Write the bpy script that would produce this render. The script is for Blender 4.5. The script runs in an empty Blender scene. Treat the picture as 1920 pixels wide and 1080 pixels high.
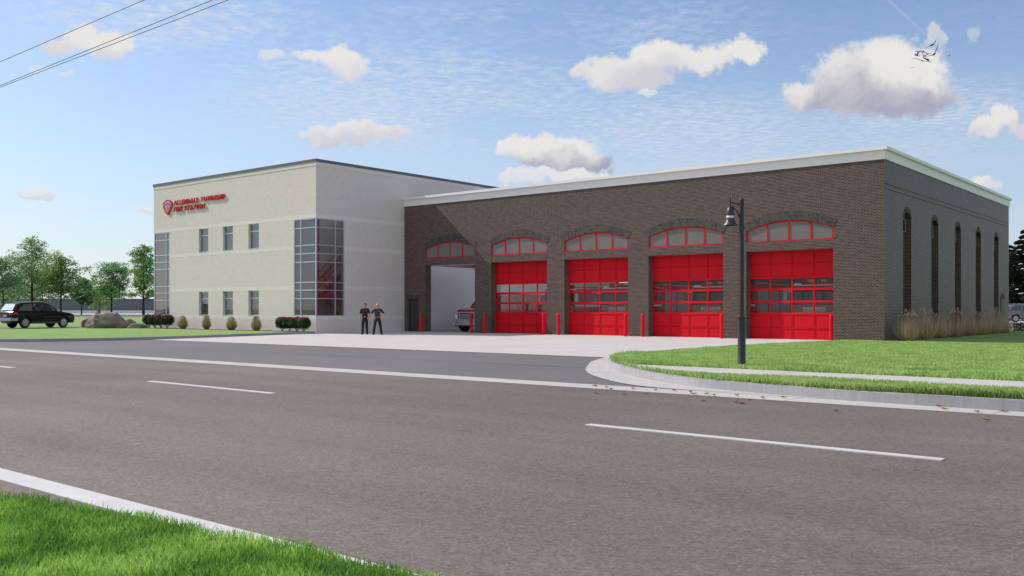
import bpy, bmesh, math, random
import numpy as np
from mathutils import Vector, Matrix
R = math.radians
random.seed(7)
rng = np.random.default_rng(7)
scene = bpy.context.scene
COL = scene.collection

# ------------------------------------------------------------------ meshes
class MB:
    """collects faces that end up in one mesh object"""
    def __init__(self):
        self.v = []; self.f = []; self.m = []
    def add(self, vs, fs, mi=0):
        o = len(self.v)
        self.v += [tuple(p) for p in vs]
        self.f += [tuple(i + o for i in f) for f in fs]
        self.m += [mi] * len(fs)
        return self
    def box(self, x0, y0, z0, x1, y1, z1, mi=0):
        if x0 > x1: x0, x1 = x1, x0
        if y0 > y1: y0, y1 = y1, y0
        if z0 > z1: z0, z1 = z1, z0
        return self.add([(x0,y0,z0),(x1,y0,z0),(x1,y1,z0),(x0,y1,z0),(x0,y0,z1),(x1,y0,z1),(x1,y1,z1),(x0,y1,z1)],
                 [(0,3,2,1),(4,5,6,7),(0,1,5,4),(1,2,6,5),(2,3,7,6),(3,0,4,7)], mi)
    def tube(self, pts, r, n=8, mi=0, caps=True):
        pts = [Vector(p) for p in pts]
        rr = r if isinstance(r, (list, tuple)) else [r] * len(pts)
        vs = []; fs = []
        prev = None
        for i, p in enumerate(pts):
            a = pts[max(i-1, 0)]; b = pts[min(i+1, len(pts)-1)]
            t = (b - a).normalized()
            if prev is None:
                u = Vector((0,0,1)) if abs(t.z) < .9 else Vector((1,0,0))
                u = (u - t * u.dot(t)).normalized()
            else:
                u = prev - t * prev.dot(t)
                u = u.normalized() if u.length > 1e-6 else t.orthogonal().normalized()
            prev = u
            w = t.cross(u)
            for k in range(n):
                a_ = 2 * math.pi * k / n
                vs.append(p + (u * math.cos(a_) + w * math.sin(a_)) * rr[i])
        for i in range(len(pts) - 1):
            for k in range(n):
                fs.append((i*n+k, i*n+(k+1) % n, (i+1)*n+(k+1) % n, (i+1)*n+k))
        if caps:
            fs.append(tuple(range(n-1, -1, -1)))
            fs.append(tuple((len(pts)-1)*n + k for k in range(n)))
        return self.add(vs, fs, mi)
    def lathe(self, prof, c=(0,0,0), n=16, mi=0, axis='z'):
        vs = []; fs = []
        for r, z in prof:
            for k in range(n):
                a = 2 * math.pi * k / n
                x, y = r * math.cos(a), r * math.sin(a)
                if axis == 'z': q = (c[0]+x, c[1]+y, c[2]+z)
                elif axis == 'x': q = (c[0]+z, c[1]+x, c[2]+y)
                else: q = (c[0]+y, c[1]+z, c[2]+x)
                vs.append(q)
        for i in range(len(prof) - 1):
            for k in range(n):
                fs.append((i*n+k, i*n+(k+1) % n, (i+1)*n+(k+1) % n, (i+1)*n+k))
        fs.append(tuple(range(n-1, -1, -1)))
        fs.append(tuple((len(prof)-1)*n + k for k in range(n)))
        return self.add(vs, fs, mi)
    def mesh(self, me, xf=None, mi=0):
        vs = [v.co if xf is None else xf @ v.co for v in me.vertices]
        return self.add(vs, [tuple(p.vertices) for p in me.polygons], mi)
    def data(self, off=(0,0,0), name='mesh'):
        me = bpy.data.meshes.new(name)
        vs = self.v if off == (0,0,0) else [(a-off[0], b-off[1], c-off[2]) for a, b, c in self.v]
        me.from_pydata(vs, [], self.f)
        if any(self.m): me.polygons.foreach_set('material_index', self.m)
        me.validate(); me.update()
        return me

def plate2d(outline, holes, t, bevel=0):
    """flat plate with holes in local XY, thickness t centred on z=0"""
    cu = bpy.data.curves.new('c', 'CURVE'); cu.dimensions = '2D'; cu.fill_mode = 'BOTH'
    cu.extrude = max(t/2 - bevel, 1e-4); cu.bevel_depth = bevel; cu.offset = -bevel; cu.bevel_resolution = 2
    for loop in [outline] + list(holes):
        s = cu.splines.new('POLY'); s.points.add(len(loop) - 1); s.use_cyclic_u = True
        for p, q in zip(s.points, loop): p.co = (q[0], q[1], 0, 1)
    ob = bpy.data.objects.new('c', cu); COL.objects.link(ob)
    dg = bpy.context.evaluated_depsgraph_get(); dg.update()
    me = bpy.data.meshes.new_from_object(ob.evaluated_get(dg))
    bpy.data.objects.remove(ob); bpy.data.curves.remove(cu)
    return me
def plate_xz(mb, outline, holes, y0, y1, mi=0, bevel=0):
    me = plate2d(outline, holes, abs(y1-y0), bevel); ym = (y0+y1)/2
    mb.mesh(me, Matrix(((1,0,0,0),(0,0,-1,ym),(0,1,0,0),(0,0,0,1))), mi); bpy.data.meshes.remove(me); return mb
def plate_yz(mb, outline, holes, x0, x1, mi=0, bevel=0):
    me = plate2d(outline, holes, abs(x1-x0), bevel); xm = (x0+x1)/2
    mb.mesh(me, Matrix(((0,0,1,xm),(1,0,0,0),(0,1,0,0),(0,0,0,1))), mi); bpy.data.meshes.remove(me); return mb

def tag(o, label=None, cat=None, group=None, kind=None):
    if label: o['label'] = label
    if cat: o['category'] = cat
    if group: o['group'] = group
    if kind: o['kind'] = kind
    return o
def obj(name, mb, mats, parent=None, loc=None, rz=0, smooth=False):
    """top-level: verts given round loc; child: verts given in the coordinates of its thing"""
    me = mb if isinstance(mb, bpy.types.Mesh) else mb.data(name=name)
    for m in (mats if isinstance(mats, (list, tuple)) else [mats]): me.materials.append(m)
    if smooth:
        me.polygons.foreach_set('use_smooth', [True]*len(me.polygons))
        if smooth == 'auto': me.set_sharp_from_angle(angle=R(35))
    o = bpy.data.objects.new(name, me); COL.objects.link(o)
    if parent: o.parent = parent
    if loc: o.location = loc
    o.rotation_euler.z = rz
    return o
def wobj(name, mb, mats, parent, smooth=False):
    """child whose verts are given in world coordinates (its thing's root is not rotated)"""
    r = parent
    off = Vector((0,0,0))
    while r is not None:
        off += r.location; r = r.parent
    me = mb.data(off=tuple(off), name=name)
    return obj(name, me, mats, parent, smooth=smooth)
def thing(name, label, cat, loc=(0,0,0), rz=0, group=None):
    o = bpy.data.objects.new(name, None); COL.objects.link(o)
    o.empty_display_size = .2
    o.location = loc; o.rotation_euler.z = rz
    return tag(o, label, cat, group)
def dup(src, loc, rz=0, label=None, scale=None):
    """copy of a thing with copies of its parts and their sub-parts"""
    def cp(o, par):
        c = o.copy(); COL.objects.link(c); c.parent = par
        for ch in list(o.children): cp(ch, c)
        return c
    c = cp(src, None); c.location = loc; c.rotation_euler.z = rz
    if label: c['label'] = label
    if scale: c.scale = scale
    return c

# --------------------------------------------------------------- materials
class NT:
    def __init__(s, nt): s.nt = nt; s.N = nt.nodes; s.L = nt.links
    def n(s, t, **kw):
        nd = s.N.new(t)
        ins = kw.pop('ins', {})
        for k, v in kw.items(): setattr(nd, k, v)
        for k, v in ins.items(): s.set(nd.inputs[k], v)
        return nd
    def set(s, i, v):
        if isinstance(v, bpy.types.NodeSocket): s.L.new(v, i)
        else: i.default_value = v
    def math(s, op, a, b=0., c=0., clamp=False):
        nd = s.n('ShaderNodeMath', operation=op, use_clamp=clamp)
        s.set(nd.inputs[0], a); s.set(nd.inputs[1], b); s.set(nd.inputs[2], c)
        return nd.outputs[0]
    def vmath(s, op, a, b=None, c=None, out=0):
        nd = s.n('ShaderNodeVectorMath', operation=op)
        s.set(nd.inputs[0], a)
        if b is not None: s.set(nd.inputs[1], b)
        if c is not None: s.set(nd.inputs[2], c)
        return nd.outputs[out]
    def noise(s, vec, scale, detail=3, rough=.55, dist=0., out='Fac'):
        nd = s.n('ShaderNodeTexNoise', ins={'Vector': vec, 'Scale': scale, 'Detail': detail, 'Roughness': rough, 'Distortion': dist})
        return nd.outputs[out]
    def mix(s, f, a, b, mode='MIX'):
        nd = s.n('ShaderNodeMix', data_type='RGBA', blend_type=mode)
        s.set(nd.inputs[0], f); s.set(nd.inputs[6], a); s.set(nd.inputs[7], b)
        return nd.outputs[2]
    def rng(s, v, a, b, c=0., d=1., smooth=True):
        nd = s.n('ShaderNodeMapRange', interpolation_type='SMOOTHSTEP' if smooth else 'LINEAR')
        for i, q in enumerate((v, a, b, c, d)): s.set(nd.inputs[i], q)
        return nd.outputs[0]
    def xyz(s, v):
        nd = s.n('ShaderNodeSeparateXYZ'); s.set(nd.inputs[0], v); return nd.outputs
    def vec(s, x, y, z=0.):
        nd = s.n('ShaderNodeCombineXYZ')
        for i, q in enumerate((x, y, z)): s.set(nd.inputs[i], q)
        return nd.outputs[0]
def C3(r, g, b): return (r, g, b, 1)
def newmat(name):
    m = bpy.data.materials.new(name); m.use_nodes = True
    t = NT(m.node_tree); t.N.clear()
    out = t.n('ShaderNodeOutputMaterial')
    bs = t.n('ShaderNodeBsdfPrincipled')
    t.L.new(bs.outputs[0], out.inputs[0])
    t.out = out; t.bs = bs
    t.co = t.n('ShaderNodeTexCoord').outputs['Object']
    return m, t
def plain(name, col, rough=.6, metal=0., vary=.12, scale=6., bump=0., spec=.5, coat=0., detail=4):
    """base colour broken up by a little noise"""
    m, t = newmat(name)
    f = t.noise(t.co, scale, detail)
    a = C3(*[c*(1-vary) for c in col]); b = C3(*[min(1, c*(1+vary)) for c in col])
    t.set(t.bs.inputs['Base Color'], t.mix(f, a, b))
    t.bs.inputs['Roughness'].default_value = rough
    t.bs.inputs['Metallic'].default_value = metal
    t.bs.inputs['Specular IOR Level'].default_value = spec
    t.bs.inputs['Coat Weight'].default_value = coat
    if bump:
        bn = t.n('ShaderNodeBump', ins={'Strength': bump, 'Distance': .02, 'Height': f})
        t.L.new(bn.outputs[0], t.bs.inputs['Normal'])
    return m
def brick(name, c1, c2, c3, mortar, bw=.203, bh=.068, soldier=False, dirt=.25, rot=False, msize=.009, gloss=False):
    m, t = newmat(name)
    x, y, z = t.xyz(t.co)
    u = t.math('ADD', x, y)
    v = t.vec(z, u) if soldier else t.vec(u, z)
    if rot: v = t.vec(t.math('ADD', u, t.math('MULTIPLY', z, .35)), z)
    bt = t.n('ShaderNodeTexBrick', offset=.5, ins={'Vector': v, 'Scale': 1., 'Mortar Size': msize, 'Mortar Smooth': .25,
             'Bias': 0., 'Brick Width': bw, 'Row Height': bh, 'Color1': C3(0,0,0), 'Color2': C3(1,1,1), 'Mortar': C3(.5,.5,.5)})
    if soldier: bt.offset = 0
    sel = bt.outputs['Color']
    # per-brick tone: ramp through three fired-clay colours
    rp = t.n('ShaderNodeValToRGB', ins={'Fac': sel}); e = rp.color_ramp.elements
    e[0].position = .0; e[0].color = C3(*c1); e[1].position = 1.; e[1].color = C3(*c3)
    k = e.new(.5); k.color = C3(*c2)
    big = t.noise(t.co, .35, 4); fine = t.noise(t.co, 30., 3)
    col = t.mix(bt.outputs['Fac'], rp.outputs[0], C3(*mortar))
    dk = t.math('MULTIPLY_ADD', t.math('ADD', big, fine), dirt, 1 - dirt)
    sc = t.n('ShaderNodeVectorMath', operation='SCALE'); t.set(sc.inputs[0], col); t.set(sc.inputs['Scale'], dk)
    t.set(t.bs.inputs['Base Color'], sc.outputs[0])
    t.bs.inputs['Specular IOR Level'].default_value = .14 if gloss else .4
    t.bs.inputs['Roughness'].default_value = .42 if gloss else .85      # hard-fired face with a slight sheen
    bn = t.n('ShaderNodeBump', invert=True, ins={'Strength': .2, 'Distance': .006, 'Height': bt.outputs['Fac']})
    t.L.new(bn.outputs[0], t.bs.inputs['Normal'])
    return m
def glass(name, tint, refl=.08, diff=0., dcol=(.5,.5,.5), rough=.02):
    """architectural glass: clear part, mirror part, and a grimy/frosted part"""
    m, t = newmat(name); t.N.remove(t.bs)
    tr = t.n('ShaderNodeBsdfTransparent', ins={'Color': C3(*tint)})
    gl = t.n('ShaderNodeBsdfGlossy', ins={'Color': C3(.95,.97,1), 'Roughness': rough})
    fr = t.n('ShaderNodeFresnel', ins={'IOR': 1.5})
    f = t.math('MAXIMUM', t.math('ADD', fr.outputs[0], refl, clamp=True), .012)
    base = tr.outputs[0]
    if diff:
        df = t.n('ShaderNodeBsdfDiffuse', ins={'Color': t.mix(t.noise(t.co, .8, 3), C3(*[c*.8 for c in dcol]), C3(*[c*1.15 for c in dcol]))})
        mx = t.n('ShaderNodeMixShader', ins={0: diff}); t.L.new(base, mx.inputs[1]); t.L.new(df.outputs[0], mx.inputs[2]); base = mx.outputs[0]
    ms = t.n('ShaderNodeMixShader', ins={0: f}); t.L.new(base, ms.inputs[1]); t.L.new(gl.outputs[0], ms.inputs[2])
    t.L.new(ms.outputs[0], t.out.inputs[0])
    return m
def leafmat(name, cols, trans=.35, rough=.6, pos=.0, scale=.4):
    """leaves/blades: every leaf its own tone, a little light passes through"""
    m, t = newmat(name)
    rnd = t.n('ShaderNodeNewGeometry').outputs['Random Per Island']
    if pos:
        rnd = t.math('ADD', t.math('MULTIPLY', rnd, 1-pos), t.math('MULTIPLY', t.rng(t.noise(t.co, scale, 4), .3, .7), pos))
    rp = t.n('ShaderNodeValToRGB', ins={'Fac': rnd}); e = rp.color_ramp.elements
    e[0].color = C3(*cols[0]); e[1].color = C3(*cols[-1])
    for i, c in enumerate(cols[1:-1]): k = e.new((i+1)/(len(cols)-1)); k.color = C3(*c)
    t.set(t.bs.inputs['Base Color'], rp.outputs[0]); t.bs.inputs['Roughness'].default_value = rough
    t.bs.inputs['Specular IOR Level'].default_value = .25
    tl = t.n('ShaderNodeBsdfTranslucent'); t.set(tl.inputs[0], rp.outputs[0])
    ms = t.n('ShaderNodeMixShader', ins={0: trans}); t.L.new(t.bs.outputs[0], ms.inputs[1]); t.L.new(tl.outputs[0], ms.inputs[2])
    t.L.new(ms.outputs[0], t.out.inputs[0])
    return m
def asphalt(name, base, warm, streak=.12, pebble=.35, scale=55.):
    m, t = newmat(name)
    x, y, z = t.xyz(t.co)
    big = t.noise(t.co, .12, 5, .6)
    st = t.noise(t.vec(t.math('MULTIPLY', x, .12), t.math('MULTIPLY', y, 1.3)), 1.2, 5, .6)
    vo = t.n('ShaderNodeTexVoronoi', feature='F1', ins={'Vector': t.co, 'Scale': scale, 'Randomness': 1.})
    peb = t.xyz(vo.outputs['Color'])[0]
    fine = t.noise(t.co, scale*2.2, 3, .7)
    mid = t.noise(t.co, 7., 5, .7)
    col = t.mix(t.rng(big, .3, .7), C3(*base), C3(*warm))
    k = t.math('MULTIPLY_ADD', t.math('SUBTRACT', st, .5), streak*2, 1.)
    k = t.math('MULTIPLY', k, t.math('MULTIPLY_ADD', t.math('SUBTRACT', peb, .5), pebble, 1.))
    k = t.math('MULTIPLY', k, t.math('MULTIPLY_ADD', t.math('SUBTRACT', fine, .5), pebble*1.6, 1.))
    k = t.math('MULTIPLY', k, t.math('MULTIPLY_ADD', t.math('SUBTRACT', mid, .5), .45, 1.))
    if streak > .12:                                        # worn wheel paths, broken up along the road
        lane = t.math('SINE', t.math('MULTIPLY', t.math('ADD', y, t.math('MULTIPLY', mid, .25)), 3.5))
        k = t.math('MULTIPLY', k, t.math('MULTIPLY_ADD', t.math('MULTIPLY', lane, t.rng(t.noise(t.vec(t.math('MULTIPLY', x, .25), y), .6, 4), .3, .7)), .075, 1.))
    # the odd pinkish stone
    col = t.mix(t.math('MULTIPLY', t.rng(t.xyz(vo.outputs['Color'])[1], .86, .96), .35), col, C3(warm[0]*1.7, warm[1]*1.35, warm[2]*1.25))
    sc = t.n('ShaderNodeVectorMath', operation='SCALE'); t.set(sc.inputs[0], col); t.set(sc.inputs['Scale'], k)
    t.set(t.bs.inputs['Base Color'], sc.outputs[0]); t.bs.inputs['Roughness'].default_value = .8
    t.bs.inputs['Specular IOR Level'].default_value = .3
    bn = t.n('ShaderNodeBump', ins={'Strength': .5, 'Distance': .006, 'Height': t.math('ADD', fine, peb)})
    t.L.new(bn.outputs[0], t.bs.inputs['Normal'])
    return m
def concrete(name, col, joint=0., vary=.08, streak=False):
    m, t = newmat(name)
    a = t.noise(t.co, .5, 6, .65); b = t.noise(t.co, 14., 4, .7)
    if streak:
        x, y, z = t.xyz(t.co)
        b = t.noise(t.vec(t.math('MULTIPLY', t.math('SUBTRACT', x, y), 5.), t.math('MULTIPLY', z, .6)), 1.6, 5, .75)
        vary *= 2.2
    f = t.math('ADD', t.math('MULTIPLY', a, .5), t.math('MULTIPLY', b, .5))
    c = t.mix(t.rng(f, .3, .7), C3(*[q*(1-vary) for q in col]), C3(*[q*(1+vary) for q in col]))
    if joint:
        bt = t.n('ShaderNodeTexBrick', offset=0., ins={'Vector': t.co, 'Scale': 1., 'Mortar Size': .022, 'Mortar Smooth': .1, 'Brick Width': joint, 'Row Height': joint})
        c = t.mix(t.math('MULTIPLY', bt.outputs['Fac'], .55), c, C3(*[q*.5 for q in col]))
    t.set(t.bs.inputs['Base Color'], c); t.bs.inputs['Roughness'].default_value = .85
    t.bs.inputs['Specular IOR Level'].default_value = .3
    bn = t.n('ShaderNodeBump', ins={'Strength': .3, 'Distance': .004, 'Height': b}); t.L.new(bn.outputs[0], t.bs.inputs['Normal'])
    return m
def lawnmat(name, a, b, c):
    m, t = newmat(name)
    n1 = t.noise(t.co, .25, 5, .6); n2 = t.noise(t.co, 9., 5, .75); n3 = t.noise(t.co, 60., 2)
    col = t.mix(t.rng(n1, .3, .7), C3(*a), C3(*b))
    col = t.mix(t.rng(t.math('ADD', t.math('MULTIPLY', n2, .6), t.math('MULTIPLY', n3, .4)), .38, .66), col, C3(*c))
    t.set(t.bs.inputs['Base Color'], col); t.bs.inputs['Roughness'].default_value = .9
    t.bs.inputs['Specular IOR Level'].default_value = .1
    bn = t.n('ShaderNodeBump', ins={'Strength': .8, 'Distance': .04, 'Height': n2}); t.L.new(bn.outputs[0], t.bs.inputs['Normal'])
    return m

M = {}
M['brick'] = brick('dark_brick', (.046,.030,.026), (.080,.051,.043), (.110,.070,.058), (.190,.158,.140), dirt=.10, gloss=True, msize=.011)
M['arch_brick'] = brick('arch_brick', (.030,.027,.023), (.058,.051,.043), (.085,.075,.063), (.10,.09,.08), bw=.10, bh=.2, rot=True)
M['cream'] = brick('cream_brick', (.655,.605,.555), (.69,.64,.592), (.72,.67,.628), (.575,.523,.475), dirt=.05)
M['soldier'] = brick('cream_soldier_brick', (.70,.655,.62), (.735,.69,.655), (.755,.71,.675), (.67,.62,.585), soldier=True, bw=.23, bh=.075, dirt=.1)
M['cream_stone'] = plain('cream_coping', (.69,.64,.595), .8, vary=.05, scale=1.5)
M['fascia'] = plain('white_fascia', (.80,.765,.775), .55, vary=.04, scale=2.)
M['cap'] = plain('grey_metal_cap', (.11,.11,.118), .45, vary=.06)
M['frame'] = plain('silver_frame', (.55,.60,.68), .35, metal=.6, vary=.12, scale=3.)
M['glass'] = glass('window_glass', (.62,.62,.62), refl=.10, diff=.30, dcol=(.30,.275,.265))
M['stairfront'] = glass('stair_front_glass', (.82,.82,.82), refl=.07, diff=.18, dcol=(.34,.315,.305))
M['stairglass'] = glass('stair_glass', (.90,.91,.92), refl=-.02, diff=.03, dcol=(.3,.3,.31))
M['archglass'] = glass('frosted_arch_glass', (.35,.34,.32), refl=-.02, diff=.58, dcol=(.31,.285,.26), rough=.12)
M['doorglass'] = glass('door_glass', (.88,.86,.84), refl=-.035, diff=.04, dcol=(.4,.33,.28))
M['red'] = plain('red_door_paint', (.60,.004,.014), .6, vary=.05, scale=1.5, spec=.18)
M['redmetal'] = plain('red_frame_paint', (.60,.006,.016), .55, vary=.06, spec=.2)
M['seam'] = plain('door_seam', (.26,.003,.008), .7, vary=.1, spec=.1)
M['bollard'] = plain('red_bollard_paint', (.60,.006,.016), .5, vary=.07, scale=5., spec=.25)
M['signred'] = plain('sign_red', (.50,.004,.012), .6, vary=.06, spec=.2)
M['stairred'] = plain('stair_red', (.52,.010,.026), .45, vary=.08)
M['tread'] = plain('pale_tread', (.62,.61,.60), .6, vary=.06)
M['white'] = plain('white_paint', (.72,.72,.73), .5, vary=.05)
M['signblue'] = plain('sign_blue', (.10,.25,.55), .5, vary=.1)
M['inwall'] = plain('interior_block_wall', (.86,.91,.97), .9, vary=.05, scale=25.)
M['inwall2'] = plain('interior_plaster', (.70,.69,.68), .9, vary=.05, scale=2.)
M['infloor'] = plain('interior_floor', (.30,.29,.25), .5, vary=.15, scale=1.)
M['ceiling'] = plain('interior_ceiling', (.72,.73,.74), .8, vary=.1, scale=.7)
M['darkdoor'] = plain('dark_metal_door', (.040,.036,.034), .5, vary=.1)
M['black'] = plain('lamp_black_metal', (.018,.018,.021), .42, vary=.15, scale=20.)
M['carblack'] = plain('black_car_paint', (.004,.005,.009), .25, vary=.1, spec=.3)
M['carwin'] = glass('car_window', (.30,.38,.38), refl=.02, diff=.05, dcol=(.1,.12,.13))
M['rearwin'] = glass('car_rear_window', (.35,.35,.35), refl=.30, diff=.25, dcol=(.7,.67,.63))
M['tyre'] = plain('tyre_rubber', (.018,.018,.019), .85, vary=.2, scale=25.)
M['rim'] = plain('alloy_rim', (.36,.37,.39), .35, metal=.7, vary=.1, scale=30.)
M['plastic'] = plain('dark_plastic', (.05,.048,.048), .6, vary=.12)
M['chrome'] = plain('chrome', (.62,.64,.68), .22, metal=.8, vary=.06)
M['silver'] = plain('silver_plastic', (.36,.37,.42), .35, metal=.3, vary=.06)
M['taillight'] = plain('tail_light', (.45,.01,.012), .15, vary=.25, scale=30., coat=.6)
M['amber'] = plain('amber_light', (.75,.32,.01), .2, vary=.2, coat=.6)
M['headlight'] = plain('headlight_lens', (.70,.72,.74), .12, vary=.1, coat=.7)
M['greytruck'] = plain('grey_truck_paint', (.13,.14,.16), .22, vary=.06, coat=.7)
M['enginered'] = plain('engine_red', (.36,.008,.012), .22, vary=.06, coat=.8)
M['tan'] = plain('tan_panel', (.50,.40,.33), .5, vary=.08, scale=2.)
M['yellow'] = plain('yellow_lettering', (.75,.55,.04), .5, vary=.05)
M['darkglass'] = plain('dark_cab_glass', (.015,.018,.022), .06, vary=.2, spec=.7)
M['skin'] = plain('skin', (.46,.25,.18), .55, vary=.14, scale=20.)
M['skin2'] = plain('fair_skin', (.55,.30,.22), .55, vary=.14, scale=20.)
M['hair'] = plain('dark_brown_hair', (.03,.02,.015), .6, vary=.3, scale=60.)
M['shirt'] = plain('navy_uniform_shirt', (.016,.017,.026), .85, vary=.25, scale=14., bump=.3)
M['shirt2'] = plain('faded_navy_uniform_shirt', (.024,.026,.042), .85, vary=.25, scale=14., bump=.3)
M['trousers'] = plain('black_trousers', (.012,.012,.017), .9, vary=.3, scale=12., bump=.3)
M['shoe'] = plain('black_leather', (.010,.010,.011), .35, vary=.2)
M['brass'] = plain('brass', (.70,.52,.18), .35, metal=.8, vary=.1)
M['bark'] = plain('bark', (.045,.036,.032), .9, vary=.4, scale=9., bump=.6)
M['leaf'] = leafmat('broadleaf', [(0.068,0.151,0.051),(0.133,0.286,0.072),(0.226,0.411,0.100),(0.358,0.537,0.160)], trans=.4)
M['leaf2'] = leafmat('olive_broadleaf', [(0.091,0.164,0.045),(0.168,0.312,0.074),(0.259,0.410,0.111),(0.381,0.546,0.178)], trans=.4)
M['leafblue'] = leafmat('cool_broadleaf', [(0.078,0.172,0.086),(0.148,0.295,0.134),(0.246,0.426,0.182),(0.351,0.524,0.250)], trans=.4)
M['needle'] = leafmat('dark_needles', [(.006,.012,.008),(.012,.024,.013),(.020,.034,.018),(.034,.042,.022)], trans=.15)
M['shrubleaf'] = leafmat('shrub_green', [(0.012,0.033,0.011),(0.027,0.063,0.018),(0.045,0.098,0.027)], trans=.2)
M['shrubred'] = leafmat('shrub_red_tips', [(0.087,0.007,0.007),(0.174,0.015,0.013),(0.248,0.035,0.021)], trans=.25)
M['reed'] = leafmat('dry_ornamental_grass', [(0.225,0.168,0.068),(0.383,0.292,0.124),(0.540,0.427,0.192),(0.315,0.292,0.102)], trans=.3)
M['darkreed'] = leafmat('dull_ornamental_grass', [(0.355,0.252,0.158),(0.566,0.412,0.264),(0.800,0.606,0.395),(0.424,0.369,0.189)], trans=.3)
M['blade'] = leafmat('grass_blade', [(0.067,0.150,0.026),(0.135,0.289,0.050),(0.231,0.442,0.072),(0.366,0.593,0.122),(0.577,0.731,0.234)], trans=.4, pos=.62, scale=1.7)
M['blade2'] = leafmat('lawn_blade', [(0.230,0.370,0.099),(0.320,0.475,0.136),(0.421,0.571,0.187),(0.524,0.634,0.259)], trans=.4, pos=.6, scale=1.6)
M['dryleaf'] = leafmat('dry_leaf', [(.40,.22,.03),(.34,.15,.03)], trans=.2)
M['redleaf'] = leafmat('red_dry_leaf', [(.40,.05,.02),(.30,.06,.03)], trans=.2)
M['greenleaf'] = leafmat('green_fallen_leaf', [(.10,.30,.03),(.08,.24,.03)], trans=.2)
M['road'] = asphalt('road_asphalt', (.122,.100,.088), (.166,.137,.121), streak=.16, pebble=.52, scale=50.)
M['drive'] = asphalt('driveway_asphalt', (.125,.118,.120), (.150,.138,.138), streak=.08, pebble=.25)
M['lot'] = asphalt('dark_lot_asphalt', (.085,.085,.095), (.10,.098,.105))
M['apron'] = concrete('apron_concrete', (.47,.445,.43), joint=4.6, vary=.075)
M['gutter'] = concrete('gutter_concrete', (.43,.41,.395), joint=3.0)
M['kerb'] = concrete('kerb_concrete', (.33,.325,.345), streak=True)
M['walk'] = concrete('sidewalk_concrete', (.45,.43,.415), joint=1.5)
M['paint'] = plain('road_paint', (.50,.49,.485), .7, vary=.22, scale=3., detail=9)
M['lawn'] = lawnmat('lawn', (.165,.275,.066), (.195,.305,.085), (.225,.325,.110))
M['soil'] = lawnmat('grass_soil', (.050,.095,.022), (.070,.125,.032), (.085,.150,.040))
M['field'] = lawnmat('far_field', (.15,.17,.08), (.17,.19,.09), (.16,.18,.09))
M['mulch'] = plain('mulch', (.06,.05,.045), .95, vary=.4, scale=30., bump=.6)
M['farwall'] = plain('blue_grey_cladding', (.135,.145,.19), .7, vary=.06, scale=.3)
M['added_skylight'] = leafmat('added_frosted_panel', [(.86,.88,.90),(.90,.91,.92)], trans=.88)  # diffusing panel for the roof openings added to let daylight in
M['cable'] = plain('cable', (.02,.02,.03), .6, vary=.1)
M['bird'] = plain('bird_plumage', (.035,.032,.036), .8, vary=.4, scale=6.)
def rockmat():
    m, t = newmat('granite_boulder')
    a = t.noise(t.co, 1.2, 7, .65, .4); b = t.noise(t.co, 9., 6, .7)
    x, y, z = t.xyz(t.co)
    st = t.noise(t.vec(t.math('MULTIPLY', x, .6), t.math('MULTIPLY', y, .6), t.math('MULTIPLY', z, 3.)), 1.6, 5, .6, .8)
    c = t.mix(t.rng(a, .3, .7), C3(.115,.088,.074), C3(.255,.205,.178)); c = t.mix(t.rng(st, .45, .75), c, C3(.37,.31,.275))
    c = t.mix(t.math('MULTIPLY', t.rng(b, .5, .8), .45), c, C3(.10,.09,.085))
    t.set(t.bs.inputs['Base Color'], c); t.bs.inputs['Roughness'].default_value = .9
    bn = t.n('ShaderNodeBump', ins={'Strength': .7, 'Distance': .08, 'Height': t.math('ADD', a, t.math('MULTIPLY', b, .4))}); t.L.new(bn.outputs[0], t.bs.inputs['Normal'])
    return m
M['rock'] = rockmat()
EXPO = 0.5

# ------------------------------------------------------------------ camera
# world axes follow the fire station: X along its front, Y away from the street; the camera stands over (0, 0)
FPX, HOR, EYE = 1744.6, 580., 1.45
cA, sA = .77363, .63363
FWD = Vector((-sA, cA, 0)); RGT = Vector((cA, sA, 0)); UP = Vector((0,0,1))
cam = bpy.data.cameras.new('camera'); cam.lens = FPX / 1920 * 36; cam.sensor_width = 36
cam.shift_y = (HOR - 540) / 1920; cam.clip_start = .05; cam.clip_end = 6000
co = bpy.data.objects.new('camera', cam); COL.objects.link(co)
co.location = (0, 0, EYE); co.rotation_euler = (R(90), 0, math.atan2(sA, cA))
scene.camera = co

# ------------------------------------------------------------- sun and sky
SUN_TRAVEL = Vector((12.2, 3.1, -10.45)).normalized()
elev = math.asin(-SUN_TRAVEL.z); azim = math.atan2(-SUN_TRAVEL.x, -SUN_TRAVEL.y)    # clockwise from +Y
sl = bpy.data.lights.new('sun', 'SUN'); sl.energy = 3.5; sl.angle = R(.5); sl.color = (1., .915, .85)
so = bpy.data.objects.new('sun', sl); COL.objects.link(so); so.location = (-40, -10, 60)
so.rotation_euler = SUN_TRAVEL.to_track_quat('-Z', 'Y').to_euler()

world = bpy.data.worlds.new('World'); scene.world = world; world.use_nodes = True
w = NT(world.node_tree); w.N.clear()
wout = w.n('ShaderNodeOutputWorld')
sky = w.n('ShaderNodeTexSky', sky_type='NISHITA'); sky.sun_disc = False
sky.sun_elevation = elev; sky.sun_rotation = azim
sky.altitude = 100; sky.air_density = 1.0; sky.dust_density = .6; sky.ozone_density = 2.2
SKYS = .10; KX = 2**-EXPO; FILL_BANK = .74
D = w.n('ShaderNodeTexCoord').outputs['Generated']
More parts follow.
